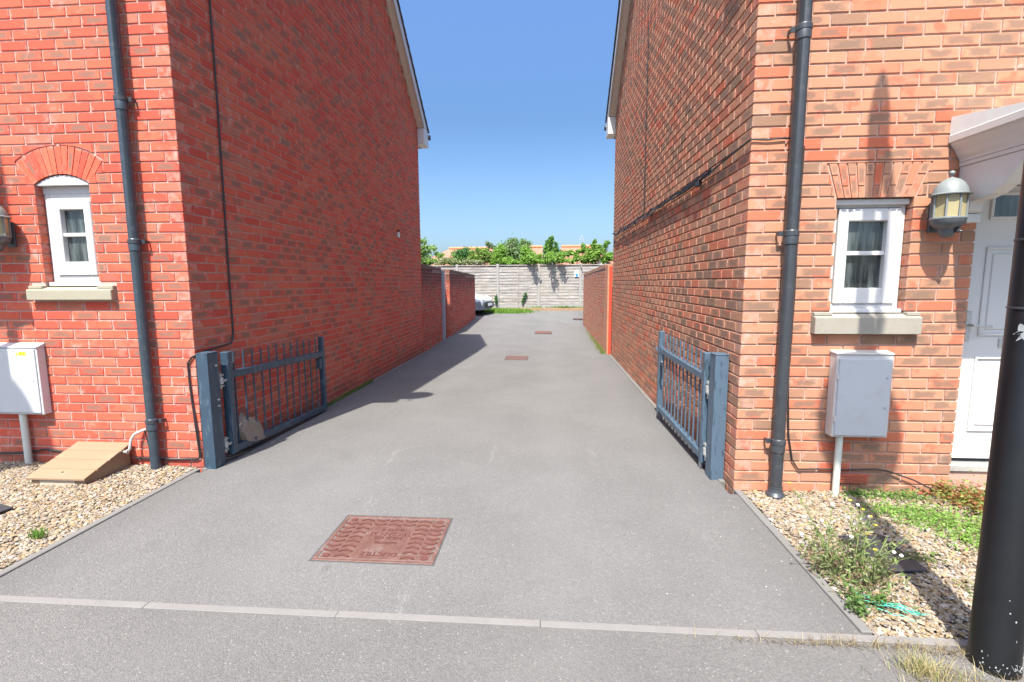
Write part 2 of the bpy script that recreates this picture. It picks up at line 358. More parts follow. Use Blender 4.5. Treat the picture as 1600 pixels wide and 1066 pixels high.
# ------------------------------------------------------------------ bricks
def brick_geo(L, H, D, rnd):
    """one brick: local u along face, w up, n outward; front face at n=0; returns verts (12,3) in (u,n,w), quads, uv per corner"""
    c = .0035; j = (rng.random(8)-.5)*.0022; pr = (rnd-.5)*.0030
    V = np.array([(0, -D, 0), (L, -D, 0), (L, -D, H), (0, -D, H),
                  (0, pr-c, 0), (L, pr-c, 0), (L, pr-c, H), (0, pr-c, H),
                  (c+j[0], pr, c+j[1]*.6), (L-c+j[2], pr, c+j[3]*.6), (L-c+j[4], pr, H-c+j[5]*.6), (c+j[6], pr, H-c+j[7]*.6)])
    F = np.array([(0,1,5,4),(1,2,6,5),(2,3,7,6),(3,0,4,7),(4,5,9,8),(5,6,10,9),(6,7,11,10),(7,4,8,11),(8,9,10,11),(3,2,1,0)])
    UVv = np.array([(0,0),(1,0),(1,1),(0,1)]*2 + [(.03,.06),(.97,.06),(.97,.94),(.03,.94)])
    # header faces read as if their own middle had the mark
    return V, F, UVv[F].reshape(-1, 2)
class Wall:
    """collects bricks on one plane. O origin, u unit vec along the wall, n outward normal"""
    def __init__(s, O, u, n): s.O = np.array(O, float); s.u = np.array(u, float); s.n = np.array(n, float); s.b = []
    def add(s, u0, w0, L, H, D=.1025): s.b.append((u0, w0, L, H, D))
    def frame(s): return np.stack([s.u, s.n, np.array([0, 0, 1.])], 1)
def emit_bricks(walls_mats, root, nind):
    items = []
    for wl, mt in walls_mats:
        Fm = wl.frame()
        for (u0, w0, L, H, D) in wl.b:
            cor = np.array([[u0, 0, w0], [u0+L, 0, w0], [u0+L, 0, w0+H], [u0, 0, w0+H]]) @ Fm.T + wl.O
            x, y, z = project(cor); vis = (z > .3).all() and x.max() > 0 and x.min() < 1600 and y.max() > 0 and y.min() < 1066
            A = 0
            if vis:
                x = np.clip(x, 0, 1600); y = np.clip(y, 0, 1066)
                A = abs(0.5*sum(x[i]*y[(i+1) % 4]-x[(i+1) % 4]*y[i] for i in range(4)))
            items.append((A, wl, mt, u0, w0, L, H, D))
    items.sort(key=lambda q: -q[0])
    shared = {}
    for k, (A, wl, mt, u0, w0, L, H, D) in enumerate(items[:nind]):
        key = (mt.name, round(L, 3), round(H, 3), wl.n.tobytes()) ; pool = shared.setdefault(key, [])
        std = L > .2
        if std and len(pool) >= 40: me = random.choice(pool)
        else:
            r = rng.random(3); V, F, uv = brick_geo(L, H, D, r[1]*.5+r[2]*.5)
            me = np_mesh('brick', V @ wl.frame().T, F, mt, {'bc': np.tile([*r, 1], (len(F)*4, 1))}, uv); pool.append(me)
        o = bpy.data.objects.new('brick', me); C.objects.link(o)
        o.parent = root; o.location = Vector(wl.O + wl.frame() @ np.array([u0, 0, w0])) - root.location
    rest = {}
    for it in items[nind:]: rest.setdefault(it[2].name, (it[2], []))[1].append(it)
    for nm, (mt, lst) in rest.items():
        Vs, Fs, UV, CO = [], [], [], []; b = 0
        for (A, wl, _, u0, w0, L, H, D) in lst:
            r = rng.random(3); V, F, uv = brick_geo(L, H, D, r[1]*.5+r[2]*.5)
            Vs.append((V + np.array([u0, 0, w0])) @ wl.frame().T + wl.O); Fs.append(F + b); b += len(V); UV.append(uv); CO.append(np.tile([*r, 1], (len(F)*4, 1)))
        me = np_mesh('brick_courses', np.concatenate(Vs), np.concatenate(Fs), mt, {'bc': np.concatenate(CO)}, np.concatenate(UV))
        o = link('brick_courses', me, root); o['kind'] = 'stuff'
def course(wl, k, w0, u_start, u_end, holes=(), first=None, gap=.011, H=.0642, keep=None, D=.1025):
    """lay one course of stretchers from u_start; first = length of first brick; holes = blocked intervals"""
    u = u_start; L = first if first else .214
    while u < u_end - .02:
        e = min(u + L, u_end); segs = [(u, e)]
        for (a, b) in holes:
            ns = []
            for (p, q) in segs:
                if b <= p or a >= q: ns.append((p, q))
                else:
                    if a - p > .010: ns.append((p, a))
                    if q - b > .010: ns.append((b, q))
            segs = ns
        for (p, q) in segs:
            if q - p > .010 and (keep is None or keep(p, q, w0)): wl.add(p, w0, q - p, H, D)
        u = u + L + gap; L = .214

# ------------------------------------------------------------------ houses
RS = .79
def house(side, XC, YF, YB, label, bmF, bmS, moF, moS, win):
    """side -1: house left of the alley, +1 right. XC = x of the gable wall face, YF/YB = front and back wall"""
    root = thing('brick_house', label, 'house', (XC + side*1.0, YF, 0)); s = side
    XO = XC + s*6.6; EZ = 4.62; ry = (YF+YB)/2; ey0 = YF-.32; ey1 = YB+.34
    def roofz(y): return 4.70 + RS*(min(y-ey0, ey1-y))
    def X(u): return XC + s*u
    def bx(mb, u0, u1, y0, y1, z0, z1): a, b = sorted((X(u0), X(u1))); return mb.box(a, b, y0, y1, z0, z1)
    # --- mortar core (faces sit 7 mm behind the brick faces)
    mb = MB(); rc = .0075
    wu0, wu1, wz0, wz1 = win['hole']; du0, du1, dz1 = win['door']
    y0 = YF + rc; y1 = YF + .24
    ops = sorted([(wu0-.0, wu1, wz0, wz1), (du0, du1, -.05, dz1)]); cur = rc
    for (a, b, zl, zh) in ops:
        a -= .008; b += .008; zl -= .006; zh += .008
        bx(mb, cur, a, y0, y1, -.1, EZ)
        if zl > 0: bx(mb, a, b, y0, y1, -.1, zl)
        bx(mb, a, b, y0, y1, zh, EZ); cur = b
    bx(mb, cur, 6.6, y0, y1, -.1, EZ)
    core = mb.build('wall', moF, root)
    mb = MB(); xg = X(rc + (.006 if s > 0 else 0)); xg2 = X(.24)
    poly = [(YF+.24, -.3), (YB-.01, -.3), (YB-.01, 4.66), (ry, roofz(ry)-.10), (YF+.24, 4.66+RS*.3)]
    mb.prism(poly, 'x', min(xg, xg2), max(xg, xg2)); mb.build('wall', moS, root)
    mb = MB(); bx(mb, .24, 6.6, YB-.2, YB-.01, -.3, EZ); bx(mb, 6.4, 6.6, YF+.24, YB-.2, -.3, EZ); mb.build('wall', moF, root)
    # --- bricks
    WF = Wall((XC, YF, 0), (s, 0, 0), (0, -1, 0)); WS = Wall((XC, YF, 0), (0, 1, 0), (-s, 0, 0))
    blocked = win['blocked']
    nc = 64; az0, az1 = win['arch_z']
    def wedge(u0, u1, z0, z1, f):   # brick sawn to the skewback: outer edge vertical at u0, inner edge follows f(z)
        n_ = 4
        zs = [z0 + (z1-z0)*i/n_ for i in range(n_+1)]; inner = [f(z) for z in zs]
        if max(abs(q-u0) for q in inner) < .012: return
        rr = rng.random(3); pr = (rr[1]-.5)*.003
        Pf = [(X(u0), YF-pr, z) for z in zs] + [(X(q), YF-pr, z) for q, z in zip(inner, zs)]; Pb = [(x_, YF+.1, z_) for x_, y_, z_ in Pf]; m_ = n_+1
        F_ = []
        for i in range(n_): F_ += [(i, i+1, m_+i+1, m_+i), (m_+i, m_+i+1, 3*m_+i+1, 3*m_+i), (2*m_+i, 2*m_+i+1, i+1, i)]
        F_ += [(0, m_, 3*m_, 2*m_), (n_, m_+n_, 3*m_+n_, 2*m_+n_)]
        F_ = np.array(F_); V_ = np.array(Pf+Pb); um = abs(u1-u0)+1e-6
        uvv = np.array([(.2 + .6*((q-min(u0, min(inner)))/max(.08, max(inner+[u0])-min(inner+[u0]))), (z-z0)/(z1-z0)) for q, z in [(u0, z) for z in zs]+[(q, z) for q, z in zip(inner, zs)]]*2)
        link('brick', np_mesh('brick', V_, F_, bmF, {'bc': np.tile([rr[0], rr[1]*.6, rr[2], 1], (len(F_)*4, 1))}, uvv[F_].reshape(-1, 2)), root)
    for k in range(-1, nc):
        w0 = k*.075 + .004; zm = w0 + .0325
        if w0 > 4.6: break
        hs = [h for h in (blocked(zm) or [])]
        z0_, z1_ = max(w0, az0), min(w0+.065, az1)
        if z1_ - z0_ > .006:
            ed = win['edge']; ea = [ed(z0_ + (z1_-z0_)*i/4) for i in range(5)]; lo = min(q[0] for q in ea); hi = max(q[1] for q in ea)
            hs = [(lo, hi)]
            wedge(lo, 0, z0_, z1_, lambda z: ed(z)[0]); wedge(hi, 0, z0_, z1_, lambda z: ed(z)[1])
            if w0+.065 > az1 + .004 and w0 < az1:   # slips of brick over the crown
                WF.add(lo, az1, hi-lo, w0+.065-az1, .1)
        if zm < dz1: hs.append((du0, du1))
        if k % 2: course(WF, k, w0, 0, 6.0, hs)
        else: course(WF, k, w0, .1125, 6.0, hs, first=.215)
    kp = lambda p, q, w: w + .065 < roofz(YF + (p if YF+(p+q)/2 < ry else q)) - .12
    for k in range(-2, 104):
        w0 = k*.075 + .004
        if k % 2 == 0: course(WS, k, w0, 0, YB-YF, keep=kp)
        else: course(WS, k, w0, .1125 if w0 < 4.6 else 0, YB-YF, keep=kp)
    emit_bricks([(WF, bmF), (WS, bmS)], root, 300)
    # --- arch or flat gauged brick head
    win['head'](root, X, bmF)
    # --- roof
    rf = MB(); nt_ = 22
    for sd in (0, 1):
        for i in range(nt_):
            t0 = i/nt_; t1 = (i+1)/nt_ + .012
            def pt(t):
                y = (ey0 + (ry-ey0)*t) if sd == 0 else (ey1 - (ey1-ry)*t); return y, 4.70 + RS*abs(y-(ey0 if sd == 0 else ey1))
            ya, za = pt(t0); yb, zb = pt(min(t1, 1)); lo = .045
            a, b = sorted((X(-.17), X(6.7)))
            rf.prism([(ya, za+.02), (yb, zb+.012), (yb, zb+.03), (ya, za+.02+lo)], 'x', a, b)
    roof = rf.build('roof', M_slate, root)
    a, b = sorted((X(-.16), X(6.7)))
    MB().prism([(ey0+.02, 4.68), (ry, 4.68+RS*(ry-ey0-.02)), (ey1-.02, 4.68), (ey1-.3, 4.68+.02), (ry, 4.56+RS*(ry-ey0-.02)), (ey0+.3, 4.70)], 'x', X(-.10) if s > 0 else X(6.6), X(6.6) if s > 0 else X(-.10)).build('roof_deck', M_cream, root)
    MB().tube([(X(-.17), ry, roofz(ry)+.05), (X(6.7), ry, roofz(ry)+.05)], .09, 10).build('ridge_tile', M_slate, root, True)
    # verge: soffit strip then white bargeboard
    for sd in (0, 1):
        yA = ey0+.02 if sd == 0 else ey1-.02
        P = [(yA, 4.70), (ry, 4.70+RS*abs(ry-yA))]
        def strip(u0, u1, d0, d1, mt, nm):
            a, b = sorted((X(u0), X(u1)))
            MB().prism([(P[0][0], P[0][1]-d1), (P[1][0], P[1][1]-d1), (P[1][0], P[1][1]-d0), (P[0][0], P[0][1]-d0)], 'x', a, b).build(nm, mt, root)
        strip(-.145, -.125, -.015, .19, M_white, 'bargeboard'); strip(-.125, .0, .15, .165, M_cream, 'verge_soffit'); strip(-.03, -.005, .166, .215, M_cream, 'verge_trim')
        # boxed end at the eaves
        yw = YF if sd == 0 else YB
        a, b = sorted((X(-.15), X(-.0)))
        y_a, y_b = sorted((yA, yw + (.03 if sd == 0 else -.03)))
        MB().box(a, b, y_a, y_b, 4.40, 4.72).build('eaves_box', M_white, root, bevel=.004)
        a, b = sorted((X(0), X(6.6)))
        y_a, y_b = sorted((yA, yw)); MB().box(a, b, y_a, y_b, 4.42, 4.45).build('soffit', M_white, root)
        MB().box(a, b, yA-.01, yA+.012, 4.40, 4.70).build('fascia', M_white, root)
        yg = yA + (-.06 if sd == 0 else .06)
        MB().tube([(X(-.18), yg, 4.64), (X(6.7), yg, 4.64)], .055, 12).build('gutter', M_blackp, root, True)
    return root, X

# --- left house: segmental arch window
def blockL(z):   # u measured from the corner leftwards (x = -2.78 - u)
    c, cz = .97, 1.928
    if 1.36 <= z < 1.466: return [(.60, 1.325)]
    if 1.466 <= z < 2.25: return [(.745, 1.20)]
    if 2.25 <= z <= 2.56:
        h = (.225 + (z-2.25)*.79) if z < 2.46 else math.sqrt(max(0, .615**2-(z-cz)**2))
        return [(c-h-.012, c+h+.012)]
    return None
def edgeL(z):
    c, cz = .97, 1.928; side = .225 + (z-2.25)*.79
    h = min(side, math.sqrt(max(0, .615**2-(z-cz)**2)))+.010; return (c-h, c+h)
def edgeR(z):
    f = (z-2.016)/.22; return (.56-.067*f-.010, 1.045+.08*f+.010)
def headL(root, X, bm):
    c, cz, r0, r1 = .97, 1.928, .399, .606; n = 13; A = R_(36.2)
    aa = np.linspace(-R_(36), R_(36), 15); ring = [(X(c+.403*math.sin(a)), cz+.403*math.cos(a)) for a in aa] + [(X(c+.602*math.sin(a)), cz+.602*math.cos(a)) for a in aa[::-1]]
    mb = MB()
    for i in range(14): mb.prism([ring[i], ring[i+1], ring[28-i], ring[29-i]], 'y', 3.607, 3.69)
    mb.build('arch_mortar', M_mortL, root)
    for i in range(n):
        a0 = -A + 2*A*i/n + .007; a1 = -A + 2*A*(i+1)/n - .007; rr = rng.random(3); pr = (rr[1]-.5)*.003
        pts = []
        for (a, r) in ((a0, r0), (a1, r0), (a1, r1), (a0, r1)): pts.append((X(c + r*math.sin(a)), cz + r*math.cos(a)))
        if pts[0][0] > pts[1][0]: pts = [pts[1], pts[0], pts[3], pts[2]]
        V = np.array([(p[0], 3.6 + .10, p[1]) for p in pts] + [(p[0], 3.6 - pr, p[1]) for p in pts])
        F = np.array([(0,1,5,4),(1,2,6,5),(2,3,7,6),(3,0,4,7),(4,5,6,7),(3,2,1,0)]); UVv = np.array([(0,0),(0,1),(1,1),(1,0)]*2)
        o = link('arch_brick', np_mesh('arch_brick', V, F, bm, {'bc': np.tile([rr[0], rr[1]*.8, rr[2], 1], (24, 1))}, UVv[F].reshape(-1, 2)), root)
winL = dict(hole=(.745, 1.20, 1.46, 2.335), door=(1.83, 2.80, 2.16), arch_z=(2.25, 2.543), edge=edgeL, blocked=blockL, head=headL)
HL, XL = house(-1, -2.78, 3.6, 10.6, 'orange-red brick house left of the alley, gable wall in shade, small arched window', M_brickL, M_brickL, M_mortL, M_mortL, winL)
# --- right house: flat splayed head
def blockR(z):   # x = 1.32 + u
    if 1.123 <= z < 1.262: return [(.45, 1.125)]
    if 1.262 <= z < 2.016: return [(.57, 1.04)]
    if 2.016 <= z <= 2.236:
        f = (z-2.016)/.22; return [(.56-.067*f-.01, 1.045+.08*f+.01)]
    return None
def headR(root, X, bm):
    n = 11
    for i in range(n):
        t0, t1 = i/n, (i+1)/n; cut = .34 if i % 2 else .66
        def px(t, f): b = .56 + t*.485; tp = .493 + t*.632; return b + (tp-b)*f
        for (f0, f1) in ((0, cut-.02), (cut+.02, 1)):
            rr = rng.random(3); pr = (rr[1]-.5)*.003; e = .005
            q = [(px(t0, f0)+e, f0), (px(t1, f0)-e, f0), (px(t1, f1)-e, f1), (px(t0, f1)+e, f1)]
            pts = [(X(a), 2.018 + .216*f) for a, f in q]
            V = np.array([(p[0], 3.42+.10, p[1]) for p in pts] + [(p[0], 3.42-pr, p[1]) for p in pts])
            F = np.array([(0,1,5,4),(1,2,6,5),(2,3,7,6),(3,0,4,7),(4,5,6,7),(3,2,1,0)]); UVv = np.array([(0,0),(0,1),(1,1),(1,0)]*2)
            link('arch_brick', np_mesh('arch_brick', V, F, bm, {'bc': np.tile([*rr, 1], (24, 1))}, UVv[F].reshape(-1, 2)), root)
winR = dict(hole=(.57, 1.04, 1.26, 2.012), door=(1.435, 2.44, 2.16), arch_z=(2.016, 2.236), edge=edgeR, blocked=blockR, head=headR)
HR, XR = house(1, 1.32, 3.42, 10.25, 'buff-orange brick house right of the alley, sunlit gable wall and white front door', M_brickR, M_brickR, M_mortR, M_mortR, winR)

# --- windows (thing part > frame, sash, pane, glazing_bar)
def window(root, x0, x1, z0, z1, Y, sash, glass, barz, sub, head=None):
    f = MB(); d = .035
    f.box(x0, sash[0]-.004, Y, Y+.07, z0, z1); f.box(sash[1]+.004, x1, Y, Y+.07, z0, z1)
    f.box(sash[0]-.004, sash[1]+.004, Y, Y+.07, sash[3]+.004, z1); f.box(sash[0]-.004, sash[1]+.004, Y, Y+.07, z0, sash[2]-.004)
    w_ = f.build('window', M_pvc, root, bevel=.004)
    def sb(mb, nm, mt=M_pvc, bv=.003):
        o = mb.build(nm, mt, None, bevel=bv); o.parent = w_; return o
    s = MB(); Ys = Y-.016
    for (a, b, c, e) in ((sash[0], glass[0], sash[2], sash[3]), (glass[1], sash[1], sash[2], sash[3]), (glass[0], glass[1], glass[3], sash[3]), (glass[0], glass[1], sash[2], glass[2])):
        s.box(a, b, Ys, Y+.05, c, e)
    s.box(sash[0]-.012, sash[1]+.012, Y+.003, Y+.03, sash[2]-.012, sash[2])
    sb(s, 'sash', bv=.006)
    sb(MB().box(glass[0], glass[1], Ys+.012, Y+.03, barz-.014, barz+.014), 'glazing_bar')
    sb(MB().box(glass[0]-.002, glass[1]+.002, Y+.028, Y+.034, glass[2]-.002, glass[3]+.002), 'pane', M_glass, 0)
    # net curtain / dim room edge behind the glass
    sb(MB().box(sub[0], sub[1], Y-.045, Y+.03, sub[2], sub[3]), 'window_cill')
    return w_
WL = window(HL, -3.975, -3.53, 1.485, 2.235, 3.665, (-3.925, -3.585, 1.555, 2.135), (-3.845, -3.645, 1.66, 2.065), 1.872, (-3.97, -3.53, 1.468, 1.500))
hp = MB(); pts = [(-3.975, 2.243)] + [(-3.75 + .392*math.sin(a), 1.928 + .392*math.cos(a)) for a in np.linspace(-R_(34.5), R_(34.5), 13)] + [(-3.525, 2.243)]
hp.prism(pts, 'y', 3.612, 3.65).build('arch_panel', M_pvc, HL, bevel=.003)
MB().box(-3.975, -3.527, 3.66, 3.70, 2.19, 2.243).build('head_drip', M_pvc, HL)
WR = window(HR, 1.893, 2.357, 1.285, 2.016, 3.485, (1.93, 2.325, 1.325, 1.955), (1.998, 2.243, 1.43, 1.872), 1.662, (1.893, 2.356, 1.264, 1.290))
MB().box(1.893, 2.357, 3.452, 3.50, 1.975, 2.012).build('head_drip', M_pvc, HR, bevel=.004)
# stone sills with stooled ends
def sill(root, x0, x1, z0, z1, Yf, ox0, ox1, mt):
    m = MB(); p = [(Yf-.052, z0), (Yf+.10, z0), (Yf+.10, z1-.004), (Yf+.02, z1-.004), (Yf-.052, z1-.024)]
    m.prism(p, 'x', x0, x1); o = m.build('stone_sill', mt, root, bevel=.004)
    for (a, b) in ((x0+.001, ox0), (ox1, x1-.001)):
        q = MB().box(a, b, Yf-.03, Yf+.09, z1-.015, z1+.008).build('sill_end', mt, None, bevel=.003); q.parent = o
sill(HL, -4.10, -3.385, 1.36, 1.464, 3.6, -3.985, -3.52, M_sillL); sill(HR, 1.772, 2.445, 1.125, 1.262, 3.42, 1.89, 2.362, M_sillR)

# --- front doors and canopies
def front_door(root, x0, x1, Yf, dz=2.16, mirror=False):
    f = MB(); z0 = .20; Yd = Yf+.10
    f.box(x0, x0+.055, Yd, Yd+.07, z0, dz); f.box(x1-.055, x1, Yd, Yd+.07, z0, dz); f.box(x0+.055, x1-.055, Yd, Yd+.07, dz-.06, dz)
    f.build('door_frame', M_pvc, root, bevel=.004)
    a, b = x0+.06, x1-.06; m = MB(); m.box(a, b, Yd+.02, Yd+.065, z0+.03, dz-.065); d = m.build('door', M_door, root, bevel=.003)
    def sub(mb, nm, mt, bv=.004):
        o = mb.build(nm, mt, None, bevel=bv); o.parent = d; return o
    wd = b-a; h = (wd-.11*2-.10)/2
    for k in range(2):
        p0 = a+.11+k*(h+.10); p1 = p0+h
        for (c, e) in ((.43, .955), (1.10, 1.70)):
            q = MB(); w2 = .016
            for bb in ((p0, p1, c, c+w2), (p0, p1, e-w2, e), (p0, p0+w2, c+w2, e-w2), (p1-w2, p1, c+w2, e-w2)): q.box(bb[0], bb[1], Yd+.008, Yd+.022, bb[2], bb[3])
            q.box(p0+.045, p1-.045, Yd+.012, Yd+.022, c+.045, e-.045)
            sub(q, 'panel_moulding', M_door)
    q = MB(); g0, g1, gz0, gz1 = a+.105, b-.105, 1.875, 2.055
    for bb in ((g0, g1, gz0, gz0+.022), (g0, g1, gz1-.022, gz1), (g0, g0+.022, gz0+.022, gz1-.022), (g1-.022, g1, gz0+.022, gz1-.022)): q.box(bb[0], bb[1], Yd+.006, Yd+.03, bb[2], bb[3])
    sub(q, 'fanlight_frame', M_door); sub(MB().box(g0+.02, g1-.02, Yd+.014, Yd+.022, gz0+.02, gz1-.02), 'pane', M_glass, 0)
    xm = (a+b)/2 + (-.17 if not mirror else 0); sub(MB().box(xm-.02, xm+.23, Yd+.010, Yd+.022, 1.02, 1.085), 'letter_plate', M_steel)
    hx = a+.04; sub(MB().box(hx-.018, hx+.018, Yd+.006, Yd+.022, 1.07, 1.27), 'handle_plate', M_steel, .003)
    sub(MB().tube([(hx, Yd+.01, 1.175), (hx, Yd-.035, 1.175), (hx+.05, Yd-.04, 1.172), (hx+.11, Yd-.04, 1.168)], .009, 8), 'lever_handle', M_steel, 0)
    MB().box(x0, x1, Yf+.04, Yf+.2, .165, .20).build('threshold', M_steel, root)
    MB().box(x0, x1, Yf+.055, Yf+.2, .0, .165).build('door_plinth', M_mortR, root)
front_door(HR, 2.757, 3.757, 3.42); front_door(HL, -5.578, -4.612, 3.6, mirror=True)
def canopy(root, x0, x1, Yf):
    F = Yf-.70; c = MB()
    # crowned top rail, ogee side mouldings, flat soffit
    c.box(x0, x1, F, Yf-.001, 2.342, 2.388)
    prof = [(0.012, 2.342), (.018, 2.325), (.045, 2.29), (.060, 2.26), (.075, 2.24), (.078, 2.222)]
    for i in range(len(prof)-1):
        (a, za), (b, zb) = prof[i], prof[i+1]
        c.add([(x0+a, F+a, za), (x1-a, F+a, za), (x1-a, Yf-.001, za), (x0+a, Yf-.001, za), (x0+b, F+b, zb), (x1-b, F+b, zb), (x1-b, Yf-.001, zb), (x0+b, Yf-.001, zb)], [(0,1,5,4), (1,2,6,5), (3,0,4,7), (2,3,7,6)])
    c.box(x0+.078, x1-.078, F+.078, Yf-.001, 2.195, 2.2215)
    cn = c.build('door_canopy', M_white, root, bevel=.003)
    r = MB(); r.prism([(Yf-.70, 2.389), (Yf-.001, 2.389), (Yf-.001, 2.50), (Yf-.02, 2.50)], 'x', x0+.006, x1-.006)
    o = r.build('canopy_roof', simple('canopy_lead_grey', (.66, .68, .66), .6), None); o.parent = cn
    for xb in (x0+.085, x1-.085-.085):
        p = [(Yf-.001, 2.194), (Yf-.001, 1.90), (Yf-.075, 1.895), (Yf-.10, 1.915), (Yf-.11, 1.965), (Yf-.19, 1.972), (Yf-.26, 1.99), (Yf-.33, 2.03), (Yf-.38, 2.085), (Yf-.42, 2.135), (Yf-.48, 2.165), (Yf-.56, 2.175), (Yf-.60, 2.194)]
        b = MB().prism(p, 'x', xb, xb+.085).build('bracket', M_white, None, bevel=.003); b.parent = cn
        b2 = MB().box(xb-.008, xb+.093, Yf-.085, Yf-.001, 1.84, 1.893).build('bracket_foot', M_white, None, bevel=.004); b2.parent = cn
canopy(HR, 2.53, 3.98, 3.42); canopy(HL, -5.75, -4.285, 3.6)

# --- downpipes
def downpipe(root, x, Y, zj, zears, r, mt, foot):
    pr = [(x, Y, .0), (x, Y, 4.42), (x, Y-.08, 4.50), (x, Y-.24, 4.58)]
    p = MB().tube(pr, r, 20).build('downpipe', mt, root, True)
    for z in zj:
        q = MB().lathe([(r+.0005, -.085), (r+.005, -.082), (r+.005, .0), (r+.002, .006), (r+.0005, .008)], (x, Y, z), 20).build('pipe_socket', mt, None, True); q.parent = p
    for z in zears:
        m = MB(); m.lathe([(r+.001, -.016), (r+.008, -.014), (r+.008, .014), (r+.001, .016)], (x, Y, z-.03), 20)
        e = 1 if root is HL else -1
        m.box(*sorted((x + e*(r+.004), x + e*(r+.034))), Y+.012, Y+.020, z-.045, z-.012); m.box(*sorted((x + e*(r+.022), x + e*(r+.034))), Y+.02, Y+.058, z-.040, z-.018)
        q = m.build('pipe_clip', M_blackp, None, True); q.parent = p
    if foot:
        q = MB().lathe([(.062, -.005), (.064, .012), (.050, .03), (r+.006, .038), (r+.004, .07)], (x, Y, .0), 24).build('gully_collar', M_blackp, None, True); q.parent = p
downpipe(HL, -3.137, 3.535, [2.835, 1.815, .415], [2.86, 1.83, .43], .037, M_blackpL, False)
downpipe(HR, 1.575, 3.352, [3.05, 1.80, .40], [3.065, 1.815, .415], .039, M_blackp, True)
# air brick in the right front wall, bathroom vent on the left gable
ab = MB(); ab.box(2.0, 2.215, 3.405, 3.424, .079, .144)
for i in range(5): ab.box(2.012, 2.203, 3.399, 3.406, .086+i*.012, .092+i*.012)
ab.build('air_brick', simple('terracotta_vent', (.36, .09, .05), .8), HR)
MB().box(-2.78, -2.745, 8.93, 9.0, 2.31, 2.41).build('security_light', M_white, HL, bevel=.008)
MB().box(-2.775, -2.74, 8.945, 8.985, 2.42, 2.45).build('sensor', M_dark, HL, bevel=.004)

# ------------------------------------------------------------------ setting: ground, driveway, pavement, edgings, gravel beds
def sheet(name, x0, x1, y0, y1, mt, dz=0, step=.25):
    nx = max(1, int(round((x1-x0)/step))); ny = max(1, int(round((y1-y0)/step)))
    X, Y = np.meshgrid(np.linspace(x0, x1, nx+1), np.linspace(y0, y1, ny+1)); Z = g(X, Y)+dz
    V = np.stack([X.ravel(), Y.ravel(), Z.ravel()], 1); i = np.arange(ny)[:, None]*(nx+1)+np.arange(nx)[None]
    F = np.stack([i, i+1, i+nx+2, i+nx+1], -1).reshape(-1, 4)
    return struct(link(name, np_mesh(name, V, F, mt, smooth=True)))
gm = MB(); gm.add([(-600, -300, -.45), (600, -300, -.45), (600, 900, -.45), (-600, 900, -.45)], [(0,1,2,3)]); struct(gm.build('ground', M_soil))
sheet('driveway', -2.73, 1.27, 1.9845, 18.0, M_drive, 0); sheet('parking_yard', -14, 9, 17.9, 21.25, M_drive, -.004)
sheet('pavement', -14, 12, -8, 1.9435, M_pave, -.003, 1.0)
sheet('gravel_bed', -8, -2.83, 1.988, 3.61, M_gbase, -.012, .4); sheet('gravel_bed', 1.37, 7, 1.988, 3.50, M_gbase, -.012, .4)
# kerb: flush concrete edging across the mouth of the alley, one stone per 0.915 m
kr = bpy.data.objects.new('kerb', None); C.objects.link(kr); kr['kind'] = 'structure'
x = -1.864 - .915*6
while x < 8:
    z = random.uniform(-.001, .0015); y = random.uniform(-.0015, .0015)
    MB().box(x+.0008, x+.9155-.0008, 1.944+y, 1.984+y, -.12, .002+z).build('kerb_stone', M_kerb, kr, bevel=.002); x += .9155
er = bpy.data.objects.new('path_edging', None); C.objects.link(er); er['kind'] = 'structure'
for (xa, xb, yend) in ((-2.83, -2.782, 12.4), (1.322, 1.37, 10.3)):
    inner = (xa, xb); y = 1.992
    while y < yend:
        y2 = min(y+.915, yend)
        if y < 3.35: xs = (xa, xb) if xa < 0 else (xa, xb)
        else: xs = (-2.775, -2.731) if xa < 0 else (1.271, 1.315)
        yy = min(y2, 3.56) if y < 3.35 and y2 > 3.56 else y2
        z = float(g(xs[0], (y+yy)/2)); dz = random.uniform(0, .003)
        mb = MB(); za, zb = float(g(xs[0], y)), float(g(xs[0], yy)); t_ = .008+dz
        mb.hexa([(xs[0], y+.002, za-.1), (xs[1], y+.002, za-.1), (xs[1], yy-.002, zb-.1), (xs[0], yy-.002, zb-.1), (xs[0], y+.002, za+t_), (xs[1], y+.002, za+t_), (xs[1], yy-.002, zb+t_), (xs[0], yy-.002, zb+t_)])
        mb.build('edging_stone', M_edge, er, bevel=.004); y = yy if yy != y2 else y2
# narrow asphalt fillets between driveway sheet and gravel edging
sheet('driveway_margin', -2.782, -2.73, 1.988, 3.50, M_drive, -.001); sheet('driveway_margin', 1.27, 1.322, 1.988, 3.36, M_drive, -.001)

def icosa():
    p = (1+5**.5)/2; V = np.array([(-1,p,0),(1,p,0),(-1,-p,0),(1,-p,0),(0,-1,p),(0,1,p),(0,-1,-p),(0,1,-p),(p,0,-1),(p,0,1),(-p,0,-1),(-p,0,1)], float)/math.hypot(1, p)
    F = np.array([(0,11,5),(0,5,1),(0,1,7),(0,7,10),(0,10,11),(1,5,9),(5,11,4),(11,10,2),(10,7,6),(7,1,8),(3,9,4),(3,4,2),(3,2,6),(3,6,8),(3,8,9),(4,9,5),(2,4,11),(6,2,10),(8,6,7),(9,8,1)])
    return V, F
def rot_rand(n):
    q = rng.normal(size=(n, 4)); q /= np.linalg.norm(q, axis=1)[:, None]; w_, x, y, z = q.T
    return np.stack([1-2*(y*y+z*z), 2*(x*y-z*w_), 2*(x*z+y*w_), 2*(x*y+z*w_), 1-2*(x*x+z*z), 2*(y*z-x*w_), 2*(x*z-y*w_), 2*(y*z+x*w_), 1-2*(x*x+y*y)], 1).reshape(n, 3, 3)
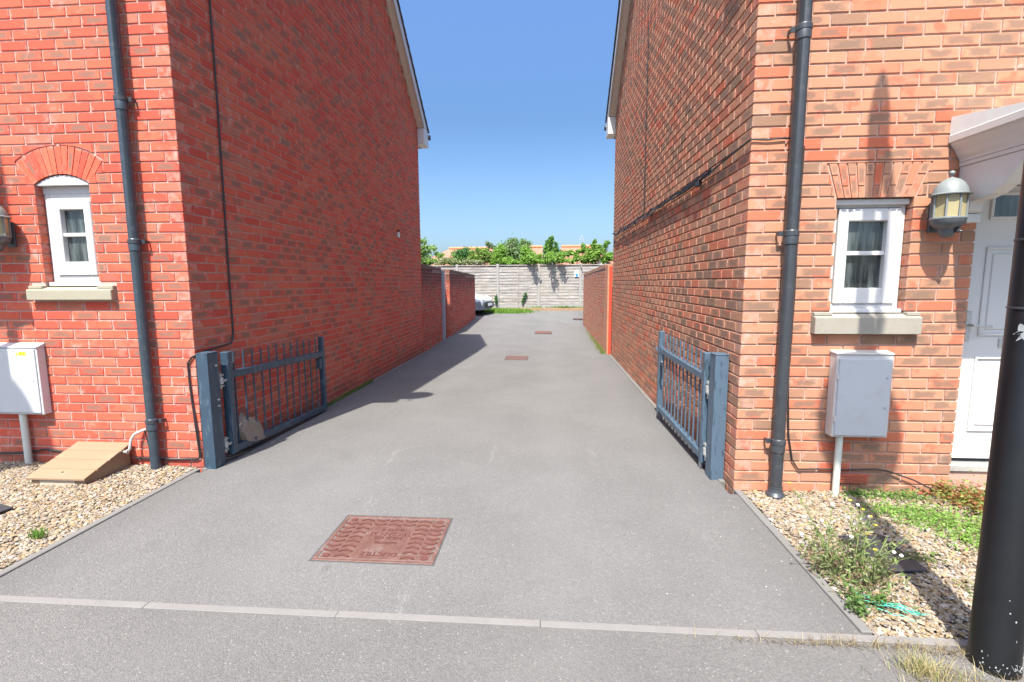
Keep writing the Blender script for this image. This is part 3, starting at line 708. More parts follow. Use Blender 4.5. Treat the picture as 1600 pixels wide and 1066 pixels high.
def gravel(x0, x1, y0, y1, dens, avoid=None, name='gravel'):
    n = int((x1-x0)*(y1-y0)*dens); P = np.stack([rng.uniform(x0, x1, n), rng.uniform(y0, y1, n)], 1)
    if avoid is not None: P = P[~avoid(P)]
    n = len(P); V, F = icosa(); s = rng.lognormal(math.log(.0078), .28, n)[:, None]*np.array([1.25, 1.0, .62])*rng.uniform(.8, 1.2, (n, 3))
    lay = rng.random(n); tilt = rot_rand(n)
    J = 1+(rng.random((n, 12))-.5)*.5
    yaw = rng.uniform(0, 6.28, n); c, si = np.cos(yaw), np.sin(yaw)
    W = (V[None]*J[..., None])*s[:, None, :]
    # mostly flat-lying: small random tilt
    tx = rng.normal(0, .35, n); W = np.stack([W[..., 0], W[..., 1]*np.cos(tx)[:, None]-W[..., 2]*np.sin(tx)[:, None], W[..., 1]*np.sin(tx)[:, None]+W[..., 2]*np.cos(tx)[:, None]], -1)
    W = np.stack([W[..., 0]*c[:, None]-W[..., 1]*si[:, None], W[..., 0]*si[:, None]+W[..., 1]*c[:, None], W[..., 2]], -1)
    lump = .006*np.sin(P[:, 0]*7)+.005*np.sin(P[:, 1]*9+P[:, 0]*4)
    W[..., 0] += P[:, :1]; W[..., 1] += P[:, 1:]; W[..., 2] += (-.006+lay*.020+lump)[:, None]
    pal = np.array(np.array([(.50,.42,.29),(.56,.49,.37),(.45,.34,.20),(.58,.54,.47),(.42,.37,.30),(.52,.40,.22),(.38,.35,.32),(.62,.60,.57),(.42,.29,.19)])*[.52, .49, .475]); wts = np.array([.22,.2,.13,.12,.08,.1,.05,.06,.04])
    col = pal[rng.choice(len(pal), n, p=wts/wts.sum())]*rng.uniform(.8, 1.15, (n, 1))
    cc = np.concatenate([col, np.ones((n, 1))], 1); cc = np.repeat(cc, 60, axis=0)
    FF = (F[None]+(np.arange(n)*12)[:, None, None]).reshape(-1, 3)
    me = np_mesh(name, W.reshape(-1, 3), FF, M_stone, {'bc': cc}); return link(name, me)
def avL(P):
    x, y = P[:, 0], P[:, 1]; return ((x > -3.82) & (x < -3.38) & (y > 3.18)) | (np.hypot(x+3.137, y-3.535) < .03)
def avR(P):
    x, y = P[:, 0], P[:, 1]; return (np.hypot(x-1.575, y-3.352) < .06) | ((x > 2.9) & (y > 3.12)) | (np.hypot(x-1.73, y-1.86) < .08)
stuff(gravel(-4.7, -2.835, 1.992, 3.592, 12500, avL), 'cream and tan gravel bed in front of the orange-red brick house', 'gravel')
stuff(gravel(1.375, 3.4, 1.992, 3.412, 12500, avR), 'cream and tan gravel bed in front of the buff brick house', 'gravel')
stuff(gravel(-7.5, -4.7, 1.992, 3.592, 2500, None), 'cream gravel bed continuing past the white meter box', 'gravel')
# stray stones kicked onto the asphalt
def stray(P, name, label):
    V, F = icosa(); vs, fs, co = [], [], []
    for i, (x, y, s) in enumerate(P):
        W = V*(1+(rng.random((12, 1))-.5)*.5)*np.array([1.2, 1, .6])*s; W = W@rot_rand(1)[0].T*[1, 1, .7]
        vs.append(W+[x, y, float(g(x, y))+s*.35]); fs.append(F+i*12); co.append(np.tile([*(np.array([.30, .275, .24])*rng.uniform(.6, 1.2)), 1], (60, 1)))
    return stuff(link(name, np_mesh(name, np.concatenate(vs), np.concatenate(fs), M_stone, {'bc': np.concatenate(co)})), label, 'pebbles')
st = [(rng.uniform(-2.7, -2.2) if rng.random() < .4 else rng.uniform(-2.6, 1.2), rng.uniform(2.05, 3.6), rng.uniform(.002, .005)) for _ in range(45)]
st += [(1.3-abs(rng.normal(0, .12)), rng.uniform(2.0, 3.3), rng.uniform(.003, .006)) for _ in range(40)] + [(rng.uniform(-2.6, 2.2), rng.uniform(1.3, 1.93), rng.uniform(.0015, .003)) for _ in range(22)]
stray(st, 'loose_pebble', 'loose pale pebbles scattered over the asphalt')

# ------------------------------------------------------------------ inspection covers
def cover(x0, x1, y0, y1, z, label, text=True, dark=False):
    t = thing('manhole_cover', label, 'manhole cover', ((x0+x1)/2, (y0+y1)/2, z), None)
    f = MB(); w_ = .022
    for b in ((x0, x1, y0, y0+w_), (x0, x1, y1-w_, y1), (x0, x0+w_, y0+w_, y1-w_), (x1-w_, x1, y0+w_, y1-w_)): f.box(*b, z-.05, z+.004)
    f.build('frame', M_iron, t, bevel=.002)
    MB().box(x0+w_, x1-w_, y0+w_, y1-w_, z-.03, z-.004).build('recess', M_irond, t)
    j = MB()
    for b in ((x0-.011, x1+.009, y0-.010, y0-.0005), (x0-.011, x1+.009, y1+.0005, y1+.012), (x0-.011, x0-.0005, y0-.0004, y1+.0004), (x1+.0005, x1+.009, y0-.0004, y1+.0004)): j.box(*b, z-.03, z+.0015)
    j.build('bitumen_joint', simple('bitumen_seal', (.06, .058, .056), .8, var=.3), t)
    MB().box(x0+w_+.005, x1-w_-.005, y0+w_+.005, y1-w_-.005, z-.02, z+.001).build('lid', M_iron if not dark else M_irond, t, bevel=.003)
    if not text: return t
    # rows of raised curved chevrons
    m = MB(); nx, ny = 6, 8; cx0, cx1, cy0, cy1 = x0+.06, x1-.06, y0+.05, y1-.05
    for i in range(nx+1):
        for j in range(ny+1):
            cx = cx0+(cx1-cx0)*i/nx; cy = cy0+(cy1-cy0)*j/ny; u = (cx-(x0+x1)/2)/(x1-x0); v = (cy-(y0+y1)/2)/(y1-y0)
            if abs(u) < .26 and (-.22 < v < .26): continue
            if abs(u) < .24 and v < -.30 and v > -.42: continue
            if (i in (0, nx)) and (j in (0, ny)):
                m.lathe([(.020, 0), (.020, .005), (.012, .005)], (cx, cy, z), 12); continue
            sgn = 1 if (i % 2) else -1; W = .038; H = .008; th = .0065
            pts = [(-W, -H*sgn), (-W*.45, H*.3*sgn), (0, H*sgn), (W*.45, H*.3*sgn), (W, -H*sgn)]
            poly = [(cx+a, cy+b-th) for a, b in pts] + [(cx+a, cy+b+th) for a, b in reversed(pts)]
            m.prism(poly, 'z', z-.002, z+.0065)
    m.build('raised_tread', simple('worn_tread_iron', (.12, .046, .036), .6, .2, var=.3, scale=30), t)
    def txt(s_, cy, size):
        cu = bpy.data.curves.new('lettering', 'FONT'); cu.body = s_; cu.size = size; cu.extrude = .0028; cu.align_x = 'CENTER'; cu.align_y = 'CENTER'
        o = bpy.data.objects.new('lettering', cu); C.objects.link(o)
        dg = bpy.context.evaluated_depsgraph_get(); me = bpy.data.meshes.new_from_object(o.evaluated_get(dg)); bpy.data.objects.remove(o)
        me.transform(Matrix.Rotation(math.pi, 4, 'Z')); me.transform(Matrix.Translation(((x0+x1)/2+.01, cy, z+.0025)))
        me.materials.clear(); me.materials.append(M_irond); q = bpy.data.objects.new('lettering', me); C.objects.link(q); attach(q, t)
    yc = (y0+y1)/2
    txt('DUCTILE', y0+.078, .052); txt('CLARKSTEEL', yc-.055, .024); txt('600 X 450', yc+.0, .040); txt('TROJAN 25', yc+.042, .050); txt('FACTA B', yc+.09, .034)
    return t
cover(-1.27, -.605, 2.372, 2.872, 0.0, 'large red oxide cast iron cover with lettering in the near driveway')
cover(-.86, -.42, 9.55, 10.02, float(g(-.42, 9.55))+.006, 'red iron cover with dark edges halfway down the alley', False)
cover(-.39, .09, 14.1, 14.7, float(max(g(-.39, 14.7), g(-.39,14.1)))+.006, 'dull brown cover between the halfway cover and the yard', False, True)
cover(.95, 1.3, 18.55, 18.85, float(max(g(.95, 18.85), g(1.3,18.85)))+.012, 'smallest and farthest iron cover, set near the fence', False, True)

# ------------------------------------------------------------------ gates
def gate_left():
    t = thing('metal_gate', 'dark blue metal gate folded back along the shaded brick wall, bent bars', 'gate', (-2.70, 3.63, 0))
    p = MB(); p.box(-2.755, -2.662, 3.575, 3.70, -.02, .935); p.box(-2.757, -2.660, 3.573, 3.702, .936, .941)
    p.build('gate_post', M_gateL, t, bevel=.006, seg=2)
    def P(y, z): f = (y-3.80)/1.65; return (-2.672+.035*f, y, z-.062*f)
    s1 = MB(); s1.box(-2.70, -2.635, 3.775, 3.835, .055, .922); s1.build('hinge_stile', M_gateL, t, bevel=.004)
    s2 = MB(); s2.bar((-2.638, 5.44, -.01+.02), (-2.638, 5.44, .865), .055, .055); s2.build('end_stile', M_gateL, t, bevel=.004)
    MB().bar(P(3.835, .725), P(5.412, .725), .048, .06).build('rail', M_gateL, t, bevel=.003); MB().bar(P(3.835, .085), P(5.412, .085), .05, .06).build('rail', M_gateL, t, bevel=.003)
    ys = [3.90, 4.026, 4.152, 4.28, 4.408, 4.538, 4.665, 4.794, 4.92, 5.047, 5.174, 5.30]
    for i, y in enumerate(ys):
        j = random.uniform(-.008, .008); a = P(y, .06); b = P(y+j*.4, .915 + random.uniform(-.004, .004)); mid = P(y+j, .5)
        MB().tube([a, mid, b], .0078, 8).build('bar', M_gateL, t, True)
    for z in (.69, .15):
        h = MB(); h.lathe([(.017, -.028), (.022, -.026), (.022, .026), (.017, .028)], (-2.682, 3.738, z), 16); h.bar((-2.69, 3.70, z+.045), (-2.69, 3.765, z+.045), .04, .016); h.bar((-2.69, 3.70, z-.045), (-2.69, 3.765, z-.045), .04, .016)
        h.tube([(-2.682, 3.738, z-.07), (-2.682, 3.738, z+.065)], .009, 10); h.tube([(-2.66, 3.735, z), (-2.66, 3.80, z)], .011, 8)
        h.build('hinge', M_steel, t, True)
    MB().box(-2.67, -2.62, 5.35, 5.40, .50, .62).build('latch_box', M_gateL, t, bevel=.003)
    for yb, zb in ((3.66, .83), (3.66, .55), (3.66, .50)):
        MB().tube([(-2.662, yb, zb), (-2.648, yb, zb)], .009, 6).build('bolt', M_steel, t)
gate_left()
def gate_right():
    t = thing('metal_gate', 'paler blue metal gate folded back along the sunlit brick wall', 'gate', (1.29, 3.68, 0))
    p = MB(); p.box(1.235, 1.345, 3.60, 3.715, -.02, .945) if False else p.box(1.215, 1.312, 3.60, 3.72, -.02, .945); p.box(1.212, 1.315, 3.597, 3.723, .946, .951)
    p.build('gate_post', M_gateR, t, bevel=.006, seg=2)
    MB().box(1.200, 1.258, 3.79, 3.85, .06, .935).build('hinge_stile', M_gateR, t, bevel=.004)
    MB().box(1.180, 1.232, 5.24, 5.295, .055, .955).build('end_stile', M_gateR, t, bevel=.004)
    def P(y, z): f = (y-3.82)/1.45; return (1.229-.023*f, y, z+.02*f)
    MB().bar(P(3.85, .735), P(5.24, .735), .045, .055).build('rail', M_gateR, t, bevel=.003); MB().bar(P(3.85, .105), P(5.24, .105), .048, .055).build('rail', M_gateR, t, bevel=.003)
    for y in [3.975, 4.095, 4.213, 4.325, 4.438, 4.553, 4.672, 4.787, 4.905, 5.023, 5.145]:
        MB().tube([P(y, .07), P(y+random.uniform(-.006, .006), .5), P(y, .935)], .0078, 8).build('bar', M_gateR, t, True)
    for z in (.66, .17):
        h = MB(); h.lathe([(.017, -.028), (.022, -.026), (.022, .026), (.017, .028)], (1.226, 3.755, z), 16); h.bar((1.235, 3.72, z+.045), (1.235, 3.785, z+.045), .04, .016); h.bar((1.235, 3.72, z-.03), (1.235, 3.785, z-.03), .045, .02)
        h.tube([(1.226, 3.755, z-.075), (1.226, 3.755, z+.065)], .010, 10); h.build('hinge', M_steel, t, True)
    MB().bar((1.195, 5.17, .60), (1.195, 5.17, .80), .03, .05).build('latch_box', M_gateR, t, bevel=.003)
    MB().tube([(1.20, 5.27, .77), (1.16, 5.30, .77), (1.15, 5.16, .76)], .011, 8).build('latch_handle', M_gateR, t, True)
    MB().tube([(1.20, 5.2, .62), (1.17, 5.12, .60), (1.17, 5.05, .66)], .010, 8).build('latch_handle', M_gateR, t, True)
    MB().tube([(1.225, 3.86, -.02), (1.222, 3.855, .10)], .016, 10).build('drop_bolt', M_steel, t, True)
gate_right()

# ------------------------------------------------------------------ garden walls, gate frames
def garden_wall(name, label, face_x, s, y0, y1, zt0, zt1, thick, mt, mo, coping_mt, near_end=True):
    """wall whose alley face is the plane x = face_x with outward normal (s,0,0)"""
    t = thing(name, label, 'wall', (face_x - s*thick/2, (y0+y1)/2, 0))
    b0, b1 = sorted((face_x - s*.007, face_x - s*(thick-.007)))
    zt = lambda y: zt0 + (zt1-zt0)*(y-y0)/(y1-y0)
    m = MB(); m.hexa([(b0, y0+.007, -.3), (b1, y0+.007, -.3), (b1, y1-.007, -.3), (b0, y1-.007, -.3), (b0, y0+.007, zt0-.08), (b1, y0+.007, zt0-.08), (b1, y1-.007, zt1-.08), (b0, y1-.007, zt1-.08)])
    m.build('wall_core', mo, t)
    A = Wall((face_x, y0, 0), (0, 1, 0), (s, 0, 0)); B = Wall((face_x - s*thick, y0, 0), (0, 1, 0), (-s, 0, 0))
    k = -4
    while k*.075 + .004 < max(zt0, zt1):
        w0 = k*.075+.004; kp = lambda p, q, w: w + .07 < zt(y0+(p+q)/2) - .07
        course(A, k, w0, 0 if k % 2 else .0, y1-y0, first=.215 if k % 2 else .1025, keep=kp); course(B, k, w0, 0, y1-y0, first=.215 if k % 2 else .1025, keep=kp); k += 1
    emit_bricks([(A, mt), (B, mt)], t, 0)
    n = int((y1-y0)/.075)
    for i in range(n):   # brick-on-edge coping, one brick every 75 mm
        ya = y0 + i*.075 + .002; z = zt(ya); c0, c1 = sorted((face_x + s*.004, face_x - s*(thick+.004)))
        MB().box(c0, c1, ya, ya+.066, z-.082, z+random.uniform(-.002, .002)).build('coping_brick', coping_mt, t)
    MB().box(c0+.012, c1-.012, y0+.004, y1-.004, min(zt0, zt1)-.09, min(zt0, zt1)-.012).build('coping_bed', mo, t)
M_mortG = mortar('sooty_mortar', (.30, .195, .165))
M_cop = simple('dark_stained_coping', (.17, .085, .060), .9, var=.4, scale=7, dirt=(.05, .045, .04), dirt_amt=.8, bumps=.3)
M_copR = simple('weathered_orange_coping', (.30, .15, .09), .9, var=.35, scale=7, dirt=(.10, .08, .06), dirt_amt=.8, bumps=.3)
garden_wall('garden_wall', 'short dark-stained brick wall joining the shaded house gable', -2.76, 1, 10.62, 12.5, 1.885, 1.85, .215, M_brickG, M_mortG, M_cop)
garden_wall('garden_wall', 'sooty free-standing red brick wall beyond the side gate, nearest the parked car', -2.70, 1, 13.25, 17.9, 1.84, 1.76, .215, M_brickG, M_mortG, M_cop)
garden_wall('garden_wall', 'buff-orange brick garden wall right of the alley beside the red post', 1.235, -1, 10.85, 17.5, 1.86, 1.78, .215, M_brickG2, M_mortG, M_copR)
gf = thing('side_gate', 'grey-blue timber side gate standing between the two left garden walls', 'gate', (-2.8, 12.7, 0))
MB().box(-2.80, -2.70, 12.52, 12.62, -.1, 1.80).build('gate_post', M_greyblue, gf, bevel=.004)
for i in range(5): MB().box(-2.90, -2.875, 12.63+i*.118, 12.63+i*.118+.112, .0, 1.7).build('board', M_greyblue, gf, bevel=.003)
MB().box(-2.874, -2.85, 12.63, 13.22, 1.35, 1.44).build('ledge', M_greyblue, gf); MB().box(-2.874, -2.85, 12.63, 13.22, .25, .34).build('ledge', M_greyblue, gf)
tag(MB().box(1.262, 1.318, 10.28, 10.33, -.08, 1.80).build('gate_post', M_red, bevel=.004), 'bright red-orange post where the sunlit house wall meets the garden wall', 'post')
tag(MB().box(1.238, 1.33, 10.40, 10.845, -.06, 1.83).build('brick_pier', M_brickG2 if False else simple('pale_orange_pier', (.42, .19, .11), .9, var=.25, scale=9, bumps=.3), bevel=.003), 'narrow pale orange pier between the red post and garden wall', 'pier')

# ------------------------------------------------------------------ back fence: concrete posts, capping and lapped boards
fn = thing('board_fence', 'long weathered grey timber board fence with concrete posts behind the yard', 'fence', (-2, 21.4, 0))
px0 = -.419 - 1.80*6
for i in range(12):
    xp = px0 + i*1.80
    MB().box(xp-.055, xp+.055, 21.36, 21.47, .1, 2.27+random.uniform(-.01, .01)).build('concrete_post', M_post, fn, bevel=.01)
    if i < 11:
        a, b = xp+.057, xp+1.80-.057
        MB().box(a, b, 21.385, 21.43, .26, .53).build('gravel_board', M_post, fn, bevel=.006)
        z = .53; nb_ = 13; hgt = (2.19-.53)/nb_
        for k in range(nb_):
            j = random.uniform(-.006, .006); zz = z + k*hgt; e = random.uniform(0, .012)
            mb = MB(); mb.hexa([(a+e, 21.380+j, zz-.012+j), (b, 21.380-j, zz-.012), (b, 21.390-j, zz-.012), (a+e, 21.390+j, zz-.012+j), (a+e, 21.394+j, zz+hgt), (b, 21.394, zz+hgt+j), (b, 21.404, zz+hgt+j), (a+e, 21.404+j, zz+hgt)])
            mb.build('fence_board', M_wood, fn)
        MB().box(a-.03, b+.03, 21.35, 21.44, 2.195, 2.235).build('capping_rail', M_wood, fn, bevel=.004)
        for q in (a+.06, (a+b)/2, b-.06): MB().box(q-.02, q+.02, 21.358, 21.368, .56, 2.19).build('batten', M_wood, fn) if q == (a+b)/2 and i % 2 else None
ek = bpy.data.objects.new('yard_kerb', None); C.objects.link(ek); ek['kind'] = 'structure'
M_bk = simple('timber_sleeper_edge', (.27, .17, .10), .9, var=.35, scale=6, bumps=.3)
for i in range(11): MB().box(-2.1+i*.92, -2.1+i*.92+.912, 21.2, 21.30, .15, .36+random.uniform(-.008, .008)).build('kerb_stone', M_bk, ek, bevel=.006)
sg = thing('notice_sign', 'small white notice with a blue disc fixed high on the fence', 'sign', (1.22, 21.33, 1.83))
MB().box(1.13, 1.31, 21.345, 21.356, 1.70, 1.98).build('plate', M_signw, sg, bevel=.004)
q = MB(); q.prism([(1.22+.072*math.cos(a), 1.785+.072*math.sin(a)) for a in np.linspace(0, 2*math.pi, 20, endpoint=False)], 'y', 21.340, 21.344); q.build('blue_disc', M_signb, sg)
for zz, ww in ((1.94, .05), (1.905, .06)): MB().box(1.22-ww, 1.22+ww, 21.341, 21.344, zz-.008, zz+.008).build('printed_line', M_signb, sg)
tag(MB().tube([(1.36, 21.34, 2.24), (1.38, 21.31, 2.15), (1.41, 21.33, 2.06), (1.43, 21.33, 2.0), (1.46, 21.33, 1.96)], .012, 6).build('cable', M_cable), 'short black cable hanging off the top of the fence post beside the notice', 'cable')

# ------------------------------------------------------------------ cables and small pipes on the houses
tag(MB().tube([(-2.768, 4.08, 4.6), (-2.768, 4.085, 3.0), (-2.768, 4.07, 1.6), (-2.768, 4.07, 1.05), (-2.766, 4.05, .985), (-2.766, 4.02, .965), (-2.766, 3.9, .955), (-2.766, 3.72, .945), (-2.768, 3.61, .93), (-2.80, 3.588, .905), (-2.835, 3.588, .86), (-2.835, 3.588, .7), (-2.815, 3.588, .35), (-2.80, 3.588, .12), (-2.805, 3.588, .085), (-2.84, 3.588, .072), (-3.0, 3.588, .068), (-3.36, 3.588, .07)], .0075, 6).build('cable', M_cable, smooth=True), 'black cable running down the shaded gable and round the corner behind the gate post', 'cable')
tag(MB().tube([(-2.835, 3.59, .86), (-2.828, 3.588, .6), (-2.81, 3.588, .4), (-2.79, 3.588, .2), (-2.79, 3.588, .10)], .004, 5).build('cable', M_cable, smooth=True), 'thin second cable looping down the front corner beside the left gate post', 'cable')
tag(MB().tube([(-3.86, 3.588, .095), (-4.0, 3.588, .115), (-4.15, 3.588, .13), (-4.3, 3.588, .10), (-4.6, 3.588, .085)], .008, 6).build('cable', M_cable, smooth=True), 'grey-black cable along the wall foot behind the white box pole', 'cable')
tag(MB().tube([(1.308, 3.40, 2.395), (1.306, 3.94, 2.372), (1.306, 4.4, 2.345), (1.306, 4.98, 2.335), (1.306, 5.8, 2.36), (1.306, 6.6, 2.39)], .007, 6).build('cable', M_cable, smooth=True), 'black cable strung along the upper sunlit gable wall round the corner', 'cable')
bc = MB()
for k in range(4):
    pts = []
    for i in range(22):
        f = i/21; y = 4.1 + f*6.1; amp = .02 + .022*(y > 6.3)
        pts.append((1.300 - .012*abs(math.sin(i*.9+k)), y, 2.352 + .06*f - .02*math.sin(f*3.1) + amp*math.sin(i*(1.3+.2*k)+k*2)))
    bc.tube(pts, .0075, 5)
bc.box(1.28, 1.31, 4.42, 4.52, 2.30, 2.345)
bc.build('cable_bundle', M_cable, smooth=True)
tag(bpy.data.objects['cable_bundle'], 'tangled bundle of black cables sagging along the sunlit gable wall', 'cable')
tag(MB().tube([(1.307, 7.0, 4.9), (1.307, 7.0, 3.6), (1.307, 6.98, 2.4)], .008, 6).build('cable', M_cable, smooth=True), 'thin vertical cable dropping down the sunlit gable from the eaves to the bundle', 'cable')
tag(MB().tube([(1.31, 3.408, 2.395), (1.42, 3.407, 2.39), (1.52, 3.405, 2.40), (1.62, 3.405, 2.385), (1.645, 3.406, 2.34), (1.645, 3.407, 2.2), (1.64, 3.407, 1.8), (1.645, 3.407, 1.35), (1.64, 3.407, .8), (1.665, 3.407, .42), (1.70, 3.407, .24), (1.745, 3.407, .172), (1.9, 3.407, .178), (2.05, 3.407, .175), (2.26, 3.407, .185), (2.34, 3.40, .175), (2.5, 3.395, .12), (2.62, 3.39, .06), (2.7, 3.38, .02)], .0055, 6).build('cable', M_cable, smooth=True), 'thin black cable beside the right downpipe, then along the wall foot to the weeds', 'cable')
cd = thing('conduit', 'short grey conduit bending out of the tan box into the brick wall', 'conduit', (-3.37, 3.5, .16))
MB().tube([(-3.375, 3.50, .155), (-3.34, 3.50, .158), (-3.325, 3.51, .175), (-3.323, 3.53, .25), (-3.31, 3.55, .285), (-3.27, 3.58, .305), (-3.255, 3.60, .31)], .011, 8).build('pipe', M_steel, cd, True)
MB().tube([(-3.34, 3.50, .158), (-3.33, 3.50, .158)], .018, 8).build('gland', M_steel, cd, True)
tag(MB().tube([(-3.26, 3.59, .31), (-3.245, 3.588, .25), (-3.225, 3.588, .15), (-3.215, 3.588, .08)], .004, 5).build('cable', M_cable, smooth=True), 'thin wire hanging from the conduit end beside the left downpipe', 'cable')

# ------------------------------------------------------------------ meter boxes, tan box, covers
mbx = thing('meter_box', 'white meter box with yellow sticker on a pale pole, by the frame edge', 'meter box', (-4.27, 3.52, 0))
b = MB(); b.box(-4.55, -4.05, 3.532, 3.598, .44, .985)
b.prism([(3.520, .986), (3.598, .986), (3.598, 1.018), (3.53, .992)], 'x', -4.555, -4.045)
b.build('box_body', M_boxW, mbx, bevel=.006); MB().box(-4.535, -4.065, 3.522, 3.531, .455, .975).build('box_door', M_boxW, mbx, bevel=.004)
MB().box(-4.195, -4.135, 3.5195, 3.5215, .925, .952).build('warning_sticker', M_yel, mbx); MB().prism([(-4.225, .925), (-4.20, .925), (-4.2125, .95)], 'y', 3.5195, 3.5215).build('warning_sticker', M_yel, mbx)
MB().lathe([(.006, 0), (.006, .003)], (-4.10, 3.5205, .72), 10).build('lock', M_steel, mbx)
MB().tube([(-4.27, 3.56, -.02), (-4.27, 3.56, .44)], .025, 16).build('pole', M_poleG, mbx, True)
mr = thing('meter_box', 'light grey meter box on a pale pole below the right house window', 'meter box', (2.03, 3.35, 0))
b = MB(); b.box(1.908, 2.266, 3.336, 3.418, .432, .995); b.prism([(3.326, .996), (3.418, .996), (3.418, 1.016), (3.336, 1.003)], 'x', 1.904, 2.270); b.build('box_body', M_boxG2, mr, bevel=.006)
MB().box(1.922, 2.256, 3.326, 3.335, .444, .968).build('box_door', M_boxG, mr, bevel=.004)
for z in (.56, .85): MB().box(1.911, 1.9215, 3.322, 3.335, z-.02, z+.02).build('door_hinge', M_boxG2, mr)
for z in (.64, .84): MB().lathe([(.007, 0), (.007, .004)], (2.228, 3.325, z), 10).build('lock', M_steel, mr)
MB().tube([(1.985, 3.375, -.02), (1.985, 3.375, .43)], .022, 16).build('pole', M_poleG, mr, True)
tb = thing('gas_meter_box', 'low tan wedge-shaped box with ribbed sloping lid on the left gravel', 'utility box', (-3.6, 3.37, 0))
MB().prism([(3.175, -.02), (3.575, -.02), (3.575, .185), (3.175, .055)], 'x', -3.815, -3.385).build('box_body', M_tan, tb, bevel=.006)
for i in range(4):
    f0, f1 = i/4, (i+1)/4; ya, yb = 3.155+.43*f0, 3.155+.43*f1-.007; za, zb = .056+.136*f0, .056+.136*f1-.001
    MB().prism([(ya, za), (yb, zb), (yb, zb+.018), (ya, za+.018)], 'x', -3.832, -3.368).build('lid_board', M_tan, tb, bevel=.003)
MB().box(-3.74, -3.46, 3.172, 3.1745, .0, .052).build('faded_panel', M_tan2, tb)
MB().lathe([(.009, 0), (.009, .003)], (-3.60, 3.22, .094), 10).build('lock', M_dark, tb)
MB().lathe([(.016, 0), (.016, .003)], (-3.384, 3.50, .155), 10).build('grommet', M_dark, tb)
def plate(pts, z, label):
    m = MB(); n = len(pts); m.prism(pts, 'z', z, z+.012); return tag(m.build('drain_cover', M_blackplate, bevel=.003), label, 'drain cover')
plate([(1.655, 2.76), (1.90, 2.78), (1.91, 2.44), (1.70, 2.42)], .022, 'black square drain cover lying on the gravel behind the flowering weed')
plate([(-3.86, 2.90), (-3.50, 2.79), (-3.60, 2.45), (-3.98, 2.56)], .020, 'dark flat cover on the left gravel, cut by the frame edge')
# door step
stp = MB(); stp.box(2.93, 3.8, 3.14, 3.40, -.02, .075); tag(stp.build('door_step', simple('pale_stone_step', (.46, .38, .27), .8, var=.15, scale=8, bumps=.2), bevel=.006), 'pale stone step below the white front door, edged by weeds', 'step')

# ------------------------------------------------------------------ wall lanterns
def lantern(x, Yf, z, label):
    t = thing('wall_lantern', label, 'wall lamp', (x, Yf, z), 'wall lanterns beside the front doors'); c = (x, Yf-.12, z)
    R0 = .088
    MB().lathe([(R0+.016, .085), (R0+.018, .091), (R0+.002, .098), (R0-.004, .125), (R0-.02, .155), (.045, .178), (.02, .19), (.008, .196)], c, 24).build('dome', M_lant2, t, True)
    MB().lathe([(.006, .195), (.006, .204), (.014, .212), (.016, .222), (.010, .232), (.003, .236)], c, 14).build('finial', M_lant2, t, True)
    MB().lathe([(R0-.006, -.055), (R0-.006, .084)], c, 8).build('glass', M_lgl, t)
    bars = MB()
    for k in range(8):
        a = k*math.pi/4; p = (c[0]+(R0-.003)*math.cos(a), c[1]+(R0-.003)*math.sin(a)); bars.tube([(p[0], p[1], z-.056), (p[0], p[1], z+.085)], .006, 6)
    bars.lathe([(R0+.002, -.062), (R0+.006, -.058), (R0+.006, -.050), (R0+.002, -.048)], c, 16); bars.build('glazing_bars', M_lant2, t, True)
    MB().lathe([(R0+.003, -.060), (R0+.0, -.085), (R0-.018, -.105), (R0-.040, -.120), (.040, -.150), (.030, -.165), (.012, -.172)], c, 24).build('base', M_lant, t, True)
    b = MB(); b.box(x-.035, x+.035, Yf-.018, Yf-.001, z-.13, z+.06); b.bar((x, Yf-.02, z-.09), (x, Yf-.08, z-.085), .03, .03); b.build('wall_bracket', M_lant, t, bevel=.003)
    MB().lathe([(.001, .0), (.016, .004), (.018, .018), (.012, .03)], (x+.028, c[1]-.05, z-.145), 12).build('sensor', M_dark, t, True)
    MB().lathe([(.006, -.001), (.006, .001)], (x+.03, c[1]-.067, z-.135), 10).build('sensor_lens', M_signw, t, True)
    return t
lantern(2.485, 3.42, 1.915, 'cream-glassed grey wall lantern between the right window and white canopy'); lantern(-4.215, 3.6, 1.905, 'dark wall lantern cut by the left edge beside the arched window')

# ------------------------------------------------------------------ street lamps
def street_lamp(x, y, disc, label):
    t = thing('street_lamp', label, 'street lamp', (x, y, 0), 'street lamps by the driveway')
    r = .076
    MB().lathe([(r+.004, -.02), (r+.004, .012), (r, .02), (r, 1.95), (r-.02, 2.0), (.050, 2.03), (.048, 3.0), (.044, 4.75), (.062, 4.95), (.066, 5.15), (.05, 5.3), (.02, 5.42)], (x, y, 0), 32).build('column', M_blackpost, t, True)
    m = MB(); p = []
    for i in range(13):
        f = i/12; p.append((x+(disc[0]-x)*f + .10*math.sin(f*math.pi), y+(disc[1]-y)*f, 5.16 + .24*math.sin(f*math.pi*.9) + (disc[2]+.10-5.16)*f))
    m.tube(p, .032, 8); m.build('arm', M_blackpost, t, True)
    MB().lathe([(.27, -.02), (.28, -.005), (.27, .01), (.14, .06), (.05, .085), (.03, .11)], disc, 32).build('lamp_head', M_blackpost, t, True)
    MB().lathe([(.12, -.06), (.16, -.04), (.17, -.021)], disc, 24).build('diffuser', M_lgl, t, True)
    return t
LP = street_lamp(1.728, 1.86, (1.475, .68, 5.12), 'thick glossy black street lamp column with chipped base at the right edge')
street_lamp(-4.62, 2.35, (-5.06, .72, 5.12), 'second black street lamp standing left of the white meter box, out of view')
dm_ = MB().lathe([(.0762, .42), (.0785, .421), (.0785, 1.199), (.0762, 1.20)], (1.728, 1.86, 0), 14, (R_(292), R_(348))); dm_.build('access_door', M_blackpost, LP, True)
